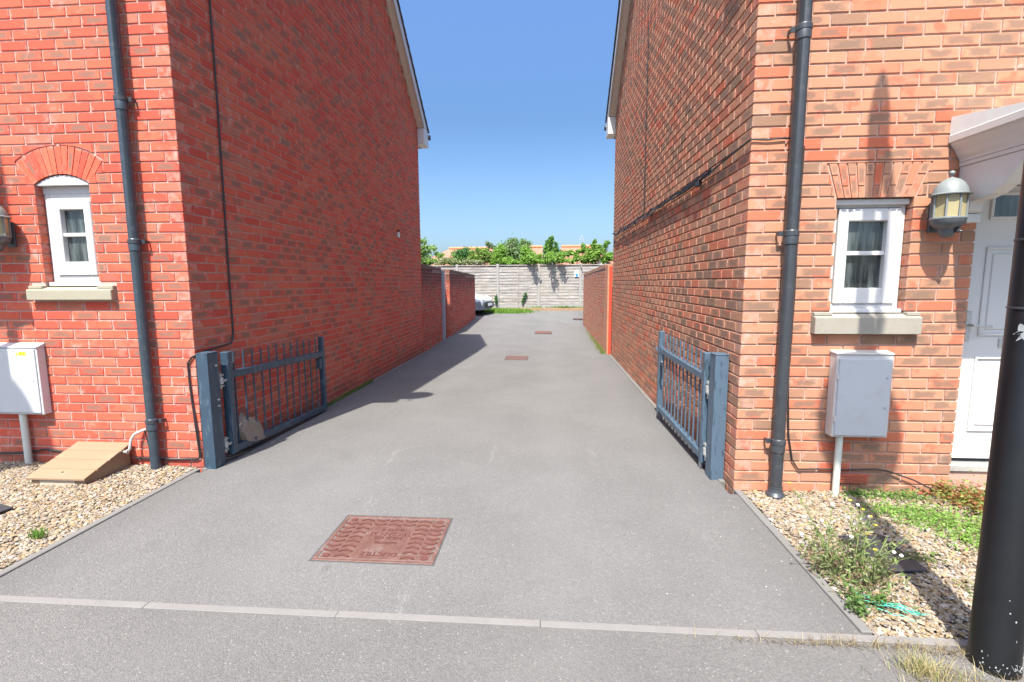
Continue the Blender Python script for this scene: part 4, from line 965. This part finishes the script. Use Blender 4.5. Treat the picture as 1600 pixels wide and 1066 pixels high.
MB().lathe([(.001, -.004), (.006, -.004), (.006, .004), (.001, .004)], (1.728+.0795*math.cos(R_(300)), 1.86+.0795*math.sin(R_(300)), .80), 8).build('door_lock', M_steel, LP)
# chipped primer low on the column, sticker and band
ch = MB()
for i in range(38):
    a = R_(random.uniform(195, 330)); z = abs(random.gauss(.012, .03)); z = z if z < .35 else random.uniform(0, .3); da = random.uniform(.01, .05) if z < .05 else random.uniform(.004, .02); dz = random.uniform(.001, .006); rr = .0765
    if random.random() < .2: z = random.uniform(.05, .33)
    ch.add([(1.728+rr*math.cos(a+u), 1.86+rr*math.sin(a+u), z+v) for u, v in ((-da, -dz*.4), (da*.2, -dz), (da, 0), (da*.3, dz), (-da*.6, dz*.6))], [(0,1,2,3,4)])
co = ch.build('chipped_paint', M_chip, LP); sd = co.modifiers.new('thick', 'SOLIDIFY'); sd.thickness = .0012; sd.offset = 1
stk = []
for i in range(22):   # torn white sticker, ragged outline wrapped on the column
    a = 2*math.pi*i/22; q = (.022 if i % 2 else .034)*(1+.3*math.sin(i*2.3)); ang = R_(214) + q*math.cos(a)/.0765; stk.append((1.728+.0768*math.cos(ang), 1.86+.0768*math.sin(ang), 1.30+q*1.2*math.sin(a)))
MB().add(stk + [(1.728+.0770*math.cos(R_(214)), 1.86+.0770*math.sin(R_(214)), 1.30)], [(i, (i+1) % 22, 22) for i in range(22)]).build('torn_sticker', M_chip, LP)
sm_ = MB()
for i in range(5):   # long pale scrapes round the foot
    a0 = R_(random.uniform(225, 300)); z0_ = random.uniform(.006, .05); L_ = random.uniform(.12, .38)
    pts_ = [(1.728+.0768*math.cos(a0+L_*k/5), 1.86+.0768*math.sin(a0+L_*k/5), z0_+.012*math.sin(k*.8+i)) for k in range(6)]; sm_.tube(pts_, [.0003, .0009, .0012, .0009, .0006, .0002], 4)
sm_.build('scrape_mark', M_chip, LP)
for z in (1.38, 1.62): MB().lathe([(.0765, -.004), (.079, -.003), (.079, .003), (.0765, .004)], (1.728, 1.86, z), 32).build('cable_tie', M_blackp, LP, True)

# ------------------------------------------------------------------ satellite dish on the left house corner (its shadow falls across the alley)
sd_ = thing('satellite_dish', 'grey satellite dish on a short mast above the left house eaves', 'satellite dish', (-2.60, 3.36, 5.1))
dm = MB(); R0 = .24
vs = []; nr, na = 4, 20; cn = Vector((-2.575, 3.22, 5.35)); nrm = Vector((.1, -1, .42)).normalized(); uu = nrm.cross(Vector((0, 0, 1))).normalized(); vv = uu.cross(nrm)
for i in range(nr+1):
    rr = R0*i/nr
    for k in range(na): a = 2*math.pi*k/na; vs.append(cn + uu*rr*math.cos(a) + vv*rr*math.sin(a) + nrm*(.06*(rr/R0)**2))
fs = [(i*na+k, i*na+(k+1) % na, (i+1)*na+(k+1) % na, (i+1)*na+k) for i in range(nr) for k in range(na)]
dm.add(vs, fs); d_ = dm.build('dish', simple('grey_dish', (.35, .36, .37), .5), sd_, True); sm = d_.modifiers.new('thick', 'SOLIDIFY'); sm.thickness = .004
MB().tube([tuple(cn-vv*.2), tuple(cn-vv*.2+nrm*.22)], .01, 6).build('feed_arm', M_steel, sd_); MB().tube([tuple(cn-vv*.2+nrm*.2-vv*.02), tuple(cn-vv*.16+nrm*.26)], .022, 8).build('receiver', M_blackp, sd_)
MB().tube([(-2.63, 3.4, 4.55), (-2.63, 3.36, 5.2), tuple(cn-nrm*.01)], .016, 8).build('mast', M_steel, sd_)

# ------------------------------------------------------------------ foliage
def leaves(P, size, pal, flat=0.0, elong=1.7, fold=.25):
    """leaf-sized folded diamonds at points P"""
    n = len(P); Rm = rot_rand(n)
    s = size*rng.uniform(.6, 1.4, n)
    b = np.array([(-.5*elong, 0, 0), (0, -.5, fold), (.5*elong, 0, 0), (0, .5, fold)])
    W = np.einsum('nij,kj->nki', Rm, b)*s[:, None, None]
    if flat: W[..., 2] *= (1-flat)
    W += P[:, None, :]
    F = np.arange(n*4).reshape(n, 4); F = np.stack([F[:, [0, 1, 2]], F[:, [0, 2, 3]]], 1).reshape(-1, 3)
    pal = np.array(pal); col = pal[rng.integers(0, len(pal), n)]*rng.uniform(.75, 1.25, (n, 1)); cc = np.repeat(np.concatenate([col, np.ones((n, 1))], 1), 6, axis=0)
    return W.reshape(-1, 3), F, cc
def leafobj(name, P, size, pal, root=None, **kw):
    V, F, cc = leaves(np.asarray(P), size, pal, **kw); return link(name, np_mesh(name, V, F, M_leaf, {'bc': cc}), root)
G_br = [(.22, .40, .06), (.28, .46, .08), (.16, .32, .05), (.33, .50, .12)]; G_dk = [(.06, .17, .07), (.08, .20, .08), (.11, .24, .08)]; G_gy = [(.24, .33, .16), (.30, .38, .21), (.18, .27, .12)]; G_ol = [(.28, .34, .10), (.34, .38, .15), (.2, .26, .08)]
def px_w(x, y, Y):   # point of the photograph to the plane at distance Y
    d = CRn.T @ np.array([(x-800)/760, (533-y)/760, 1.]); return np.array([0, 0, 1.48]) + d*Y/d[1]
def shrub(label, Y, blobs, size, pal, n, base, cat='shrub', name='shrub', sprigs=0, depth=.5):
    """blobs: (x, y, rx, ry) in photograph pixels placed at distance Y; n leaves"""
    bx, bz = px_w(base, 440, Y)[[0, 2]]; t = thing(name, label, cat, (bx, Y, .3), None)
    px = Y/760; tw = MB(); root = Vector((bx, Y+.02, .2)); pts = []
    tot = sum(b[2]*b[3] for b in blobs)
    for (x, y, rx, ry) in blobs:
        c = px_w(x, y, Y); k = max(30, int(1.35*n*rx*ry/tot)); nsub = max(4, int(k/70))
        sub = rng.normal(size=(nsub, 3)); sub /= np.linalg.norm(sub, axis=1)[:, None]; sub *= rng.uniform(.2, 1, (nsub, 1))**.6
        sc = c + sub*np.array([rx*px, depth*min(rx, ry)*px*1.2, ry*px])
        for q in sc:
            tw.tube([tuple(root), tuple((Vector(q)+root)/2 + Vector((rng.normal()*.08, rng.normal()*.05, .15))), tuple(q)], [.018, .010, .004], 4, False)
        w_ = sc[rng.integers(0, nsub, k)] + rng.normal(size=(k, 3))*np.array([rx*px*.20+.02, rx*px*.2+.02, ry*px*.20+.02]); pts.append(w_)
    P = np.concatenate(pts); P = P[~((np.abs(P[:, 1]-21.4) < .07) & (P[:, 2] < 2.27))]
    leafobj('foliage', P, size*.86, pal, t); tw.build('stem', M_bark, t); return t
# just behind the fence (22 m), left to right
shrub('loose leafy branches rising over the fence beside the shaded gable end', 22.6, [(664, 400, 12, 13), (672, 388, 9, 6), (660, 378, 6, 5), (684, 399, 7, 5), (676, 408, 16, 5)]  , .070, G_br+G_gy, 1500, 665, 'tree', 'small_tree', depth=.8)
shrub('round dark green evergreen shrub behind the fence in front of the long orange roof', 23.2, [(722, 402, 15, 10), (728, 394, 8, 6), (712, 408, 12, 6)], .07, G_dk+G_br[:1], 2600, 722)
shrub('low bright green shrub with pale tips behind the fence, right of the dark evergreen', 22.4, [(745, 402, 10, 10), (756, 399, 9, 9), (766, 404, 8, 8), (748, 394, 4, 5)], .08, G_br+G_ol, 2200, 750)
shrub('low pale flowering hedge at the fence foot of the long orange roof', 22.2, [(700, 409, 22, 4), (735, 410, 18, 3.5), (690, 406, 10, 3)], .06, G_ol+[(.35, .36, .28)], 1400, 700)
shrub('slim grey-green sapling standing over the ridge of the long orange roof', 24.0, [(763, 383, 4.5, 5), (760, 391, 4, 5), (772, 387, 3.5, 4), (768, 400, 5, 6)], .07, G_gy+G_dk[:1], 500, 764, 'tree', 'sapling')
shrub('largest grey-green rounded tree in the middle above the fence', 25.0, [(800, 386, 15, 13), (812, 396, 18, 14), (790, 398, 16, 12), (826, 400, 13, 10), (802, 377, 8, 6), (820, 383, 8, 7)], .070, G_gy+G_br[2:3], 5600, 805, 'tree', 'tree', depth=.8)
shrub('bright lime green bush left of the largest tree, filling its foot', 22.3, [(782, 397, 9, 12), (777, 406, 12, 7), (795, 408, 14, 5)]  , .070, G_br, 2600, 783)
shrub('lime green bush spilling over the fence top right of the largest tree', 21.62, [(823, 397, 8, 8), (820, 407, 9, 7), (832, 404, 9, 6), (822, 412, 6, 3)]  , .070, G_br, 2200, 824)
shrub('low green leafy strip topping the fence before the white gable', 22.2, [(845, 408, 12, 3), (838, 402, 5, 5), (835, 411, 7, 2)], .07, G_br, 700, 845)
shrub('tall upright dark-leaved shrub with two spires right of the white gable', 21.65, [(861, 376, 2.6, 6), (856, 383, 4, 5), (854, 391, 4, 6), (860, 388, 3.5, 6), (868, 389, 3.5, 5), (857, 401, 7, 7), (866, 398, 8, 7), (873, 397, 6, 5), (871, 405, 7, 5), (869, 381, 1.6, 4)], .075, G_dk+G_br, 3000, 863, 'tree', 'sapling')
shrub('leafy horizontal spray crossing the wide orange roof', 22.0, [(886, 397, 6, 2.6), (894, 396, 7, 2.8), (902, 393, 5, 2.6), (911, 391, 4, 3), (911, 387, 2, 4)], .075, G_br+G_dk[2:], 900, 905)
shrub('low bright shoots along the fence top under the wide orange roof', 21.9, [(887, 409, 8, 2), (899, 405, 5, 4), (902, 400, 3, 3)], .07, G_br, 500, 895)
shrub('broad bright green bush at the right end of the fence', 21.9, [(915, 405, 10, 5), (925, 401, 10, 7), (934, 395, 7, 7), (929, 388, 4, 6), (921, 395, 7, 5), (929, 379, 1.8, 5), (936, 386, 4, 3.5)], .08, G_br+G_ol[:1], 3200, 925)
shrub('thin leafy sprig standing against the sky near the sunlit gable', 22.4, [(946, 382, 3.2, 4), (944, 390, 2, 4), (950, 379, 2, 2.5), (944, 396, 2, 4)], .07, G_br+G_dk[2:], 330, 944, 'tree', 'sapling')
shrub('small green bush tucked against the corner of the sunlit gable', 22.0, [(949, 405, 7, 5), (953, 402, 5, 5)], .075, G_br, 900, 950)
# branches leaning forward over the fence (they throw the dark leafy shadows on the boards)
def overhang(label, x_px, y_top, reach, lean, n, w_):
    a = px_w(x_px, 411, 21.3); t = thing('overhanging_branch', label, 'branch', tuple(a)); P = []; tw = MB(); path = []
    for i in range(8):
        f = i/7; path.append((a[0]+lean*f, 21.36-reach*f, 2.28+.42*math.sin(f*2.6)-.06*f)); 
    tw.tube(path, [.012]*4+[.006]*4, 5, False); tw.build('stem', M_bark, t)
    k = rng.integers(1, 8, n); P = np.array(path)[k] + rng.normal(size=(n, 3))*[w_, .05, .05]; leafobj('foliage', P, .07, G_br, t)
overhang('leafy branch drooping forward over the fence below the lime green bush', 826, 0, .52, .22, 230, .07)
overhang('leafy branch leaning over the fence beneath the tall upright shrub', 858, 0, .62, .10, 280, .08)
overhang('thin leafy branch over the fence right of the tall upright shrub', 868, 0, .48, .26, 200, .06)
overhang('shortest leafy tip over the fence top under the wide roof', 880, 0, .22, .02, 90, .06)

# ------------------------------------------------------------------ houses and pylon beyond
def far_house(label, x0, x1, yr, Y, hipL=0, hipR=0, gable=None, eave=2.4, dpt=4.0):
    a = px_w(x0, yr, Y); b = px_w(x1, yr, Y); zr = (a[2]+b[2])/2; t = thing('far_house', label, 'house', ((a[0]+b[0])/2, Y, -.4))
    xl, xr = a[0]-hipL, b[0]+hipR; z0 = eave
    r = MB(); r.add([(xl, Y-dpt, z0), (xr, Y-dpt, z0), (xr, Y+dpt, z0), (xl, Y+dpt, z0), (a[0], Y, zr), (b[0], Y, zr)], [(0,1,5,4), (2,3,4,5), (3,0,4), (1,2,5)]) if (hipL or hipR) else None
    if not (hipL or hipR):
        r.add([(xl, Y-dpt, z0), (xr, Y-dpt, z0), (xr, Y+dpt, z0), (xl, Y+dpt, z0), (a[0], Y, zr), (b[0], Y, zr)], [(0,1,5,4), (2,3,4,5)])
    ro = r.build('roof', M_terra, t); sm = ro.modifiers.new('thick', 'SOLIDIFY'); sm.thickness = .12
    MB().box(xl+.25, xr-.25, Y-dpt+.3, Y+dpt-.3, -.45, z0-.05).build('wall', M_render, t)
    if gable is not None or not (hipL or hipR):
        MB().prism([(Y-dpt+.3, z0-.05), (Y+dpt-.3, z0-.05), (Y, zr-.25)], 'x', xr-.5, xr-.22).build('gable_wall', M_render, t)
        MB().prism([(Y-dpt+.3, z0-.05), (Y+dpt-.3, z0-.05), (Y, zr-.25)], 'x', xl+.22, xl+.5).build('gable_wall', M_render, t)
    MB().tube([(a[0], Y, zr+.06), (b[0], Y, zr+.06)], .12, 8).build('ridge_tile', simple('ridge_orange', (.46, .19, .09), .8), t)
    for k in range(3):
        xw = xl+1+(xr-xl-2)*k/2; w_ = MB().box(xw-.5, xw+.5, Y-dpt+.26, Y-dpt+.30, 1.0, 2.0).build('window', M_pvc, t); q = MB().box(xw-.42, xw+.42, Y-dpt+.25, Y-dpt+.258, 1.08, 1.92).build('pane', M_glass, None); q.parent = w_
    return t
far_house('far house with long orange hipped roof behind the left shrubs', 702, 771, 389, 46, hipL=3.2, hipR=0.01, gable=1, eave=2.6)
far_house('far house with orange roof and pale gable right of the largest tree', 815, 848, 387, 42, 0, 0, gable=1, eave=2.2)
far_house('far house with widest salmon roof under the pylon', 877, 927, 386, 46, hipL=.8, hipR=2.6, gable=None, eave=2.2)
far_house('small far house with orange roof peeping beside the shaded gable', 678, 688, 403, 60, 1, 1, eave=2.5)
# pale gabled house facing the fence
fg = thing('far_house', 'far small house with pink-white pointed gable near the right bush', 'house', (4.5, 41, -.4)); a = px_w(941, 399, 40)
MB().prism([(a[0]-1.0, 2.2), (a[0]+1.0, 2.2), (a[0], a[2]-.1)], 'y', 40.0, 44).build('gable_wall', M_render, fg)
MB().box(a[0]-1.0, a[0]+1.0, 40, 44, -.45, 2.2).build('wall', M_render, fg)
MB().prism([(a[0]-1.25, 2.1), (a[0], a[2]+.05), (a[0]+1.6, 2.1), (a[0]+1.6, 2.0), (a[0], a[2]-.1), (a[0]-1.25, 2.0)], 'y', 39.8, 44).build('roof', M_terra, fg)
py = thing('pylon', 'distant grey lattice electricity pylon on the skyline', 'pylon', (29, 420, -.4)); pm = MB(); c = px_w(909, 367, 420); Z1 = c[2]
M_pyl = simple('hazy_grey_steel', (.30, .35, .42), .7)
def leg(z): return 2.3 - 1.1*(z/Z1)
for sx in (-1, 1):
    for sy in (-1, 1): pm.tube([(c[0]+sx*leg(0)*1.3, 420+sy*leg(0), -.4), (c[0]+sx*leg(Z1*.8), 420+sy*leg(Z1*.8), Z1*.9), (c[0], 420, Z1)], .14, 4)
zz = 0
while zz < Z1*.88:
    a_, b_ = leg(zz)*1.1, leg(zz+3)*1.1
    for sy in (-1, 1): pm.tube([(c[0]-a_, 420+sy*a_, zz), (c[0]+b_, 420+sy*b_, zz+3)], .09, 4); pm.tube([(c[0]+a_, 420+sy*a_, zz), (c[0]-b_, 420+sy*b_, zz+3)], .09, 4)
    zz += 3
for f in (.90,): pm.tube([(c[0]-2.6, 420, Z1*f), (c[0], 420, Z1*f+.9), (c[0]+2.6, 420, Z1*f), (c[0]-2.6, 420, Z1*f)], .14, 4)
pm.build('lattice', M_pyl, py)

# ------------------------------------------------------------------ parked car behind the left garden wall
def car():
    t = thing('parked_car', 'silver hatchback nose poking out beyond the left garden wall', 'car', (-4.0, 19.3, .2)); z0 = float(g(-3, 19)) + .0
    ang = R_(-11); ca, sa = math.cos(ang), math.sin(ang); O = Vector((-2.36, 19.1, z0))
    def W(l, s_, z): return (O.x + ca*l - sa*s_, O.y + sa*l + ca*s_, O.z + z)   # l: 0 nose, negative to the rear; s_: across
    st = [(0, .62, .30, .42, .52), (-.06, .74, .24, .50, .60), (-.25, .81, .20, .58, .70), (-.55, .84, .18, .62, .80), (-.95, .85, .18, .66, .91), (-1.15, .85, .18, .68, .97), (-2.3, .85, .18, .70, 1.0), (-3.4, .84, .20, .70, .98), (-3.75, .78, .25, .62, .90), (-3.82, .7, .32, .5, .8)]
    vs = []; rings = 12
    for (l, hw, zb, zm, zt) in st:
        ring = [(-hw*.9, zb), (-hw, zb+.08), (-hw, zm), (-hw*.95, (zm+zt)/2+.02), (-hw*.78, zt-.01), (-hw*.35, zt+.015), (hw*.35, zt+.015), (hw*.78, zt-.01), (hw*.95, (zm+zt)/2+.02), (hw, zm), (hw, zb+.08), (hw*.9, zb)]
        vs += [W(l, a, b) for a, b in ring]
    n = 12; fs = [(i*n+k, i*n+(k+1) % n, (i+1)*n+(k+1) % n, (i+1)*n+k) for i in range(len(st)-1) for k in range(n)] + [tuple(range(n)), tuple(range(len(st)*n-1, (len(st)-1)*n-1, -1))]
    m = MB(); m.add(vs, fs); b = m.build('body', M_carW, t, True); ssb = b.modifiers.new('sub', 'SUBSURF'); ssb.levels = 2; ssb.render_levels = 2
    cab = MB(); cs = [(-1.05, .74, .93, .95), (-1.75, .66, .95, 1.40), (-2.2, .64, .95, 1.47), (-3.1, .62, .95, 1.42), (-3.7, .66, .92, .98)]; vs = []
    for (l, hw, zb, zt) in cs: vs += [W(l, -hw-.08, zb), W(l, -hw, zt), W(l, hw, zt), W(l, hw+.08, zb)]
    fs = [(i*4+k, i*4+(k+1) % 4, (i+1)*4+(k+1) % 4, (i+1)*4+k) for i in range(4) for k in range(4)] + [(0,1,2,3), (19,18,17,16)]
    cab.add(vs, fs); cab.build('cabin_glass', M_glass, t, bevel=.03, seg=2)
    MB().hexa([W(-2.0, -.62, 1.44), W(-2.0, .62, 1.44), W(-3.2, .6, 1.42), W(-3.2, -.6, 1.42), W(-2.0, -.6, 1.49), W(-2.0, .6, 1.49), W(-3.2, .58, 1.46), W(-3.2, -.58, 1.46)]).build('roof_panel', M_carW, t, bevel=.015)
    bp = MB(); vs = []
    for a in np.linspace(-1, 1, 9):
        l = .035 - .16*abs(a)**2.6; vs += [W(l, a*.83, .20), W(l+.02, a*.84, .34), W(l, a*.83, .52), W(l-.30, a*.80, .50), W(l-.30, a*.80, .20)]
    bp.add(vs, [(i*5+k, i*5+(k+1) % 5, (i+1)*5+(k+1) % 5, (i+1)*5+k) for i in range(8) for k in range(5)] + [(0,1,2,3,4), (44,43,42,41,40)]); bp.build('bumper', M_carG, t, True)
    MB().hexa([W(.05, -.5, .28), W(.05, .5, .28), W(.075, .5, .28), W(.075, -.5, .28), W(.05, -.5, .48), W(.05, .5, .48), W(.06, .5, .48), W(.06, -.5, .48)]).build('grille', M_dark, t)
    MB().hexa([W(.076, -.26, .34), W(.076, .26, .34), W(.085, .26, .34), W(.085, -.26, .34), W(.072, -.26, .45), W(.072, .26, .45), W(.08, .26, .45), W(.08, -.26, .45)]).build('number_plate', M_signw, t)
    for sg_ in (-1, 1):
        h = MB(); h.add([W(-.06, sg_*.50, .53), W(-.13, sg_*.74, .55), W(-.42, sg_*.80, .70), W(-.30, sg_*.58, .72), W(-.02, sg_*.46, .60)], [(0,1,2,3,4)]); o = h.build('headlight', M_head, t); q = o.modifiers.new('t', 'SOLIDIFY'); q.thickness = .05; q.offset = 0
    for l in (-.72, -3.05):
        for sg_ in (-1, 1):
            c = Vector(W(l, sg_*.76, .30)); d = Vector((-sa, ca, 0))*sg_
            wh = MB().tube([tuple(c-d*.10), tuple(c-d*.09), tuple(c+d*.08), tuple(c+d*.10)], [.27, .30, .30, .27], 24).build('wheel', M_tyre, t, True)
            q = MB().tube([tuple(c+d*.09), tuple(c+d*.112)], [.20, .185], 20).build('rim', M_steel, None, True); q.parent = wh
            q2 = MB().tube([tuple(c-d*.12), tuple(c+d*.075)], .345, 24).build('wheel_arch', M_dark, t, True)
car()

# ------------------------------------------------------------------ weeds, grasses, boulder, twine
def blades(P, h, w_, pal, lean=.35):
    n = len(P); az = rng.uniform(0, 6.28, n); H = h*rng.uniform(.5, 1.2, n); L = lean*rng.uniform(.2, 1.4, n)*H; dx, dy = np.cos(az), np.sin(az); px, py = -dy*w_/2, dx*w_/2
    b0 = P + np.stack([px, py, 0*px], 1); b1 = P - np.stack([px, py, 0*px], 1)
    mid = P + np.stack([dx*L*.4, dy*L*.4, H*.65], 1); m0 = mid + np.stack([px, py, 0*px], 1)*.7; m1 = mid - np.stack([px, py, 0*px], 1)*.7; tip = P + np.stack([dx*L, dy*L, H*.98], 1)
    V = np.stack([b0, b1, m1, m0, tip], 1).reshape(-1, 3); i = np.arange(n)[:, None]*5
    F = np.concatenate([i+[0, 1, 2], i+[0, 2, 3], i+[3, 2, 4]], 1).reshape(-1, 3); pal = np.array(pal); col = pal[rng.integers(0, len(pal), n)]*rng.uniform(.75, 1.2, (n, 1))
    return V, F, np.repeat(np.concatenate([col, np.ones((n, 1))], 1), 9, axis=0)
def grass(name, label, cat, P, h, w_, pal, kind='stuff', lean=.35):
    V, F, cc = blades(np.asarray(P), h, w_, pal, lean); o = link(name, np_mesh(name, V, F, M_leaf, {'bc': cc}))
    tag(o, label, cat, None, kind) if kind else tag(o, label, cat); return o
def ragged(cx, cy, rx, ry, n, z=.0, thr=.0):
    P = rng.normal(size=(n, 2))*[rx*.5, ry*.5]+[cx, cy]; return np.stack([P[:, 0], P[:, 1], np.full(n, z)], 1)
# flowering weed: stems, leaves, yellow flowers, seed heads
wd = thing('flowering_weed', 'straggly weed with yellow flowers at the gravel corner by the driveway', 'weed', (1.5, 2.42, 0)); stm = MB(); tips = []; LP_ = []
for i in range(25):
    bx, by = 1.50+rng.normal()*.07, 2.40+rng.normal()*.08; az = rng.uniform(0, 6.28); L = rng.uniform(.10, .30) if i > 9 else rng.uniform(.30, .42); ln = rng.uniform(.2, .75)
    p = [(bx+math.cos(az)*L*ln*f**1.4, by+math.sin(az)*L*ln*f**1.4, .0+L*f*(1-.15*f)) for f in (0, .25, .5, .75, 1)]; stm.tube(p, [.0032, .0028, .0024, .0018, .0012], 4, False); tips.append(p[-1])
    for k in range(3 if L > .2 else 1):
        q = p[3]; a2 = az+rng.normal()*1.2; e = (q[0]+math.cos(a2)*.06, q[1]+math.sin(a2)*.06, q[2]+.05); stm.tube([q, e], [.0016, .001], 4, False); tips.append(e)
    for f in np.linspace(.05, .9, 22):
        j = min(3, int(f*4)); r = f*4-j; c_ = np.array(p[j])*(1-r)+np.array(p[j+1])*r; LP_.append(c_+rng.normal(size=3)*[.018, .018, .012]*(1.2-.7*f))
stm.build('stem', M_stem, wd); leafobj('foliage', [q for q in LP_ + list(ragged(1.5, 2.42, .18, .24, 1200)[:, :3]+np.abs(rng.normal(size=(1200, 3)))*[0, 0, .05]) if q[0] > 1.33], .0105, [(.20, .27, .09), (.28, .34, .14), (.16, .22, .07), (.34, .36, .2), (.30, .20, .14)], wd, elong=2.8)
for i, tp in enumerate(tips):
    if i % 12 == 0:
        m = MB().lathe([(.002, -.004), (.007, .002), (.008, .004), (.003, .006)], tp, 9); m.build('flower', M_flower, wd)
    elif i % 9 == 1:
        MB().lathe([(.002, -.008), (.007, -.003), (.009, .003), (.004, .009)], tp, 8).build('seed_head', M_fluff, wd)
def creeper(name, label, cat, C_, n, size, pal, h=.03, kind='stuff'):
    P = np.concatenate([ragged(cx, cy, rx, ry, int(n*rx*ry/sum(c[2]*c[3] for c in C_))) for (cx, cy, rx, ry) in C_]); P[:, 2] = .022+np.abs(rng.normal(size=len(P)))*h
    o = leafobj(name, P, size, pal, flat=.35); tag(o, label, cat, None, kind); return o
creeper('ground_cover', 'bright green creeping weeds spread over the gravel in the sun', 'weeds', [(2.36, 2.98, .28, .18), (2.30, 3.10, .3, .15), (2.50, 2.88, .25, .2), (2.42, 2.72, .2, .14), (2.15, 3.10, .12, .08)], 2300, .0125, [(.24, .40, .08), (.30, .46, .11), (.18, .32, .07)], .016)
creeper('ground_cover', 'patchy green weeds along the wall foot under the grey meter box', 'weeds', [(2.22, 3.34, .22, .05), (2.42, 3.33, .16, .06), (2.10, 3.36, .1, .04)], 600, .013, [(.15, .27, .06), (.22, .34, .09)], .022)
o = creeper('trailing_plant', 'reddish-green trailing plant heaped against the step by the white door', 'plant', [(2.74, 3.30, .18, .10), (2.86, 3.22, .18, .10), (2.78, 3.12, .16, .10), (2.92, 3.10, .12, .08), (2.70, 3.38, .08, .05)], 2600, .015, [(.22, .30, .07), (.30, .36, .10), (.40, .16, .08), (.44, .20, .09), (.26, .30, .08)], .055, 'stuff')
creeper('ground_cover', 'small ragged green sprig low on the gravel near the twine', 'weeds', [(1.38, 2.12, .05, .05), (1.42, 2.20, .05, .05), (1.50, 2.16, .06, .03)], 240, .015, [(.12, .22, .05), (.16, .24, .08)], .03)
creeper('ground_cover', 'sparse tiny weeds dotted among the stones beside the drain cover', 'weeds', [(1.95, 2.55, .12, .06), (2.05, 2.30, .10, .08), (2.1, 2.1, .12, .05)], 260, .013, [(.14, .22, .06), (.2, .22, .09)], .02)
grass('grass_tuft', 'dry yellow-green grass tuft growing in front of the kerb near the lamp column', 'grass', np.concatenate([ragged(1.42, 1.80, .08, .06, 260), ragged(1.50, 1.76, .16, .08, 110)]),   .052, .0024, [(.46, .38, .20), (.52, .43, .24), (.30, .34, .12), (.40, .35, .17)], 'stuff', 1.1)
grass('dry_grass', 'flattened straw-coloured grass strands around the kerb end and lamp foot', 'grass', np.concatenate([ragged(1.58, 1.72, .26, .10, 260), ragged(1.2, 1.92, .45, .012, 260), ragged(1.62, 1.9, .2, .02, 120)]), .03, .0022, [(.42, .34, .18), (.36, .30, .17), (.25, .18, .11)], 'stuff', 2.2)
grass('grass_tuft', 'small fresh green tuft poking from the left gravel near the edging', 'grass', ragged(-2.98, 2.48, .04, .04, 90, .015), .05, .005, [(.14, .28, .04), (.2, .33, .07)], 'stuff')
grass('grass_strip', 'thin green grass line along the foot of the shaded gable wall', 'grass', np.stack([-2.735+np.abs(rng.normal(0, .015, 900)), rng.uniform(5.5, 7.3, 900), np.full(900, -.035)], 1), .045, .004, [(.12, .22, .03), (.16, .28, .05)], 'stuff')
grass('grass_strip', 'yellow-green weeds at the foot of the buff garden wall', 'grass', np.stack([1.22-np.abs(rng.normal(0, .05, 900)), 10.3+np.abs(rng.normal(0, 2.2, 900)), np.full(900, -.05)], 1), .07, .006, [(.20, .26, .05), (.28, .30, .10)], 'stuff')
gp = ragged(-1.95, 20.5, 1.0, .7, 5200); gp = gp[(gp[:, 1] < 21.25)]; gp[:, 2] = g(gp[:, 0], gp[:, 1]); gp2 = np.stack([rng.uniform(-5, -2.2, 3000), rng.uniform(20.3, 21.25, 3000), np.full(3000, .26)], 1)
grass('grass_patch', 'bright green grass patch between the parked car and the fence', 'grass', np.concatenate([gp, gp2]), .13, .02, [(.17, .32, .04), (.22, .38, .06), (.13, .24, .04)], 'stuff')
grass('grass_strip', 'patchy weeds along the timber edge below the fence', 'grass', np.concatenate([ragged(.75, 21.33, .7, .03, 300, .36), ragged(-.6, 21.33, .5, .03, 60, .36)]), .10, .02, [(.17, .30, .05), (.22, .34, .08)], 'stuff')
w1 = thing('fence_weed', 'dark leafy weed climbing the middle of the fence boards', 'weed', (-.75, 21.3, .5)); leafobj('foliage', np.array([px_w(816+(k % 16)*.42+rng.normal()*1.0, 472-(k % 16)*.9+rng.normal()*1.0, 21.30) for k in range(110)]), .055, G_dk+G_br[2:3], w1)
w2 = thing('fence_weed', 'small dark weed at the foot of the fence post near the car', 'weed', (-2.4, 21.3, .4)); leafobj('foliage', np.array([px_w(775+rng.normal()*1.0, 468+rng.normal()*3, 21.30) for k in range(60)]), .06, G_dk+G_br[2:3], w2)
# boulder with dark scrawl-like stains behind the left gate
bo = thing('boulder', 'rough brown stone block lying behind the bars of the left gate', 'stone', (-2.70, 4.1, 0)); V, F = icosa()
import bmesh
bmm = bmesh.new(); bmesh.ops.create_icosphere(bmm, subdivisions=2, radius=1)
for v in bmm.verts:
    c_ = v.co; p_ = 1/max(abs(c_.x), abs(c_.y), abs(c_.z))**.55; n_ = 1+.16*math.sin(c_.x*3+c_.z*4+1)+.13*math.sin(c_.y*5+c_.z*3.3); v.co = Vector((c_.x*.062*p_*n_, c_.y*.155*p_*n_, c_.z*.145*p_*n_ + (.03 if c_.y < 0 else -.02)))
me = bpy.data.meshes.new('stone_body'); bmm.to_mesh(me); bmm.free(); me.materials.append(M_rock); o = bpy.data.objects.new('stone_body', me); C.objects.link(o); o.parent = bo; o.location = (0, 0, .165)
# turquoise twine
tm = MB()
for k in range(9):
    p = []; x0_, y0_ = 1.52+rng.normal()*.03, 2.14+rng.normal()*.03; a = rng.uniform(-.9, -.2)
    for i in range(7): f = i/6; p.append((x0_+.16*(f-.5)+rng.normal()*.006, y0_-.09*(f-.5)+rng.normal()*.010, .034+.008*math.sin(i*2+k)))
    tm.tube(p, .0016, 4, False)
tag(tm.build('twine', M_twine, smooth=True), 'frayed turquoise plastic twine lying on the gravel near the kerb', 'twine')
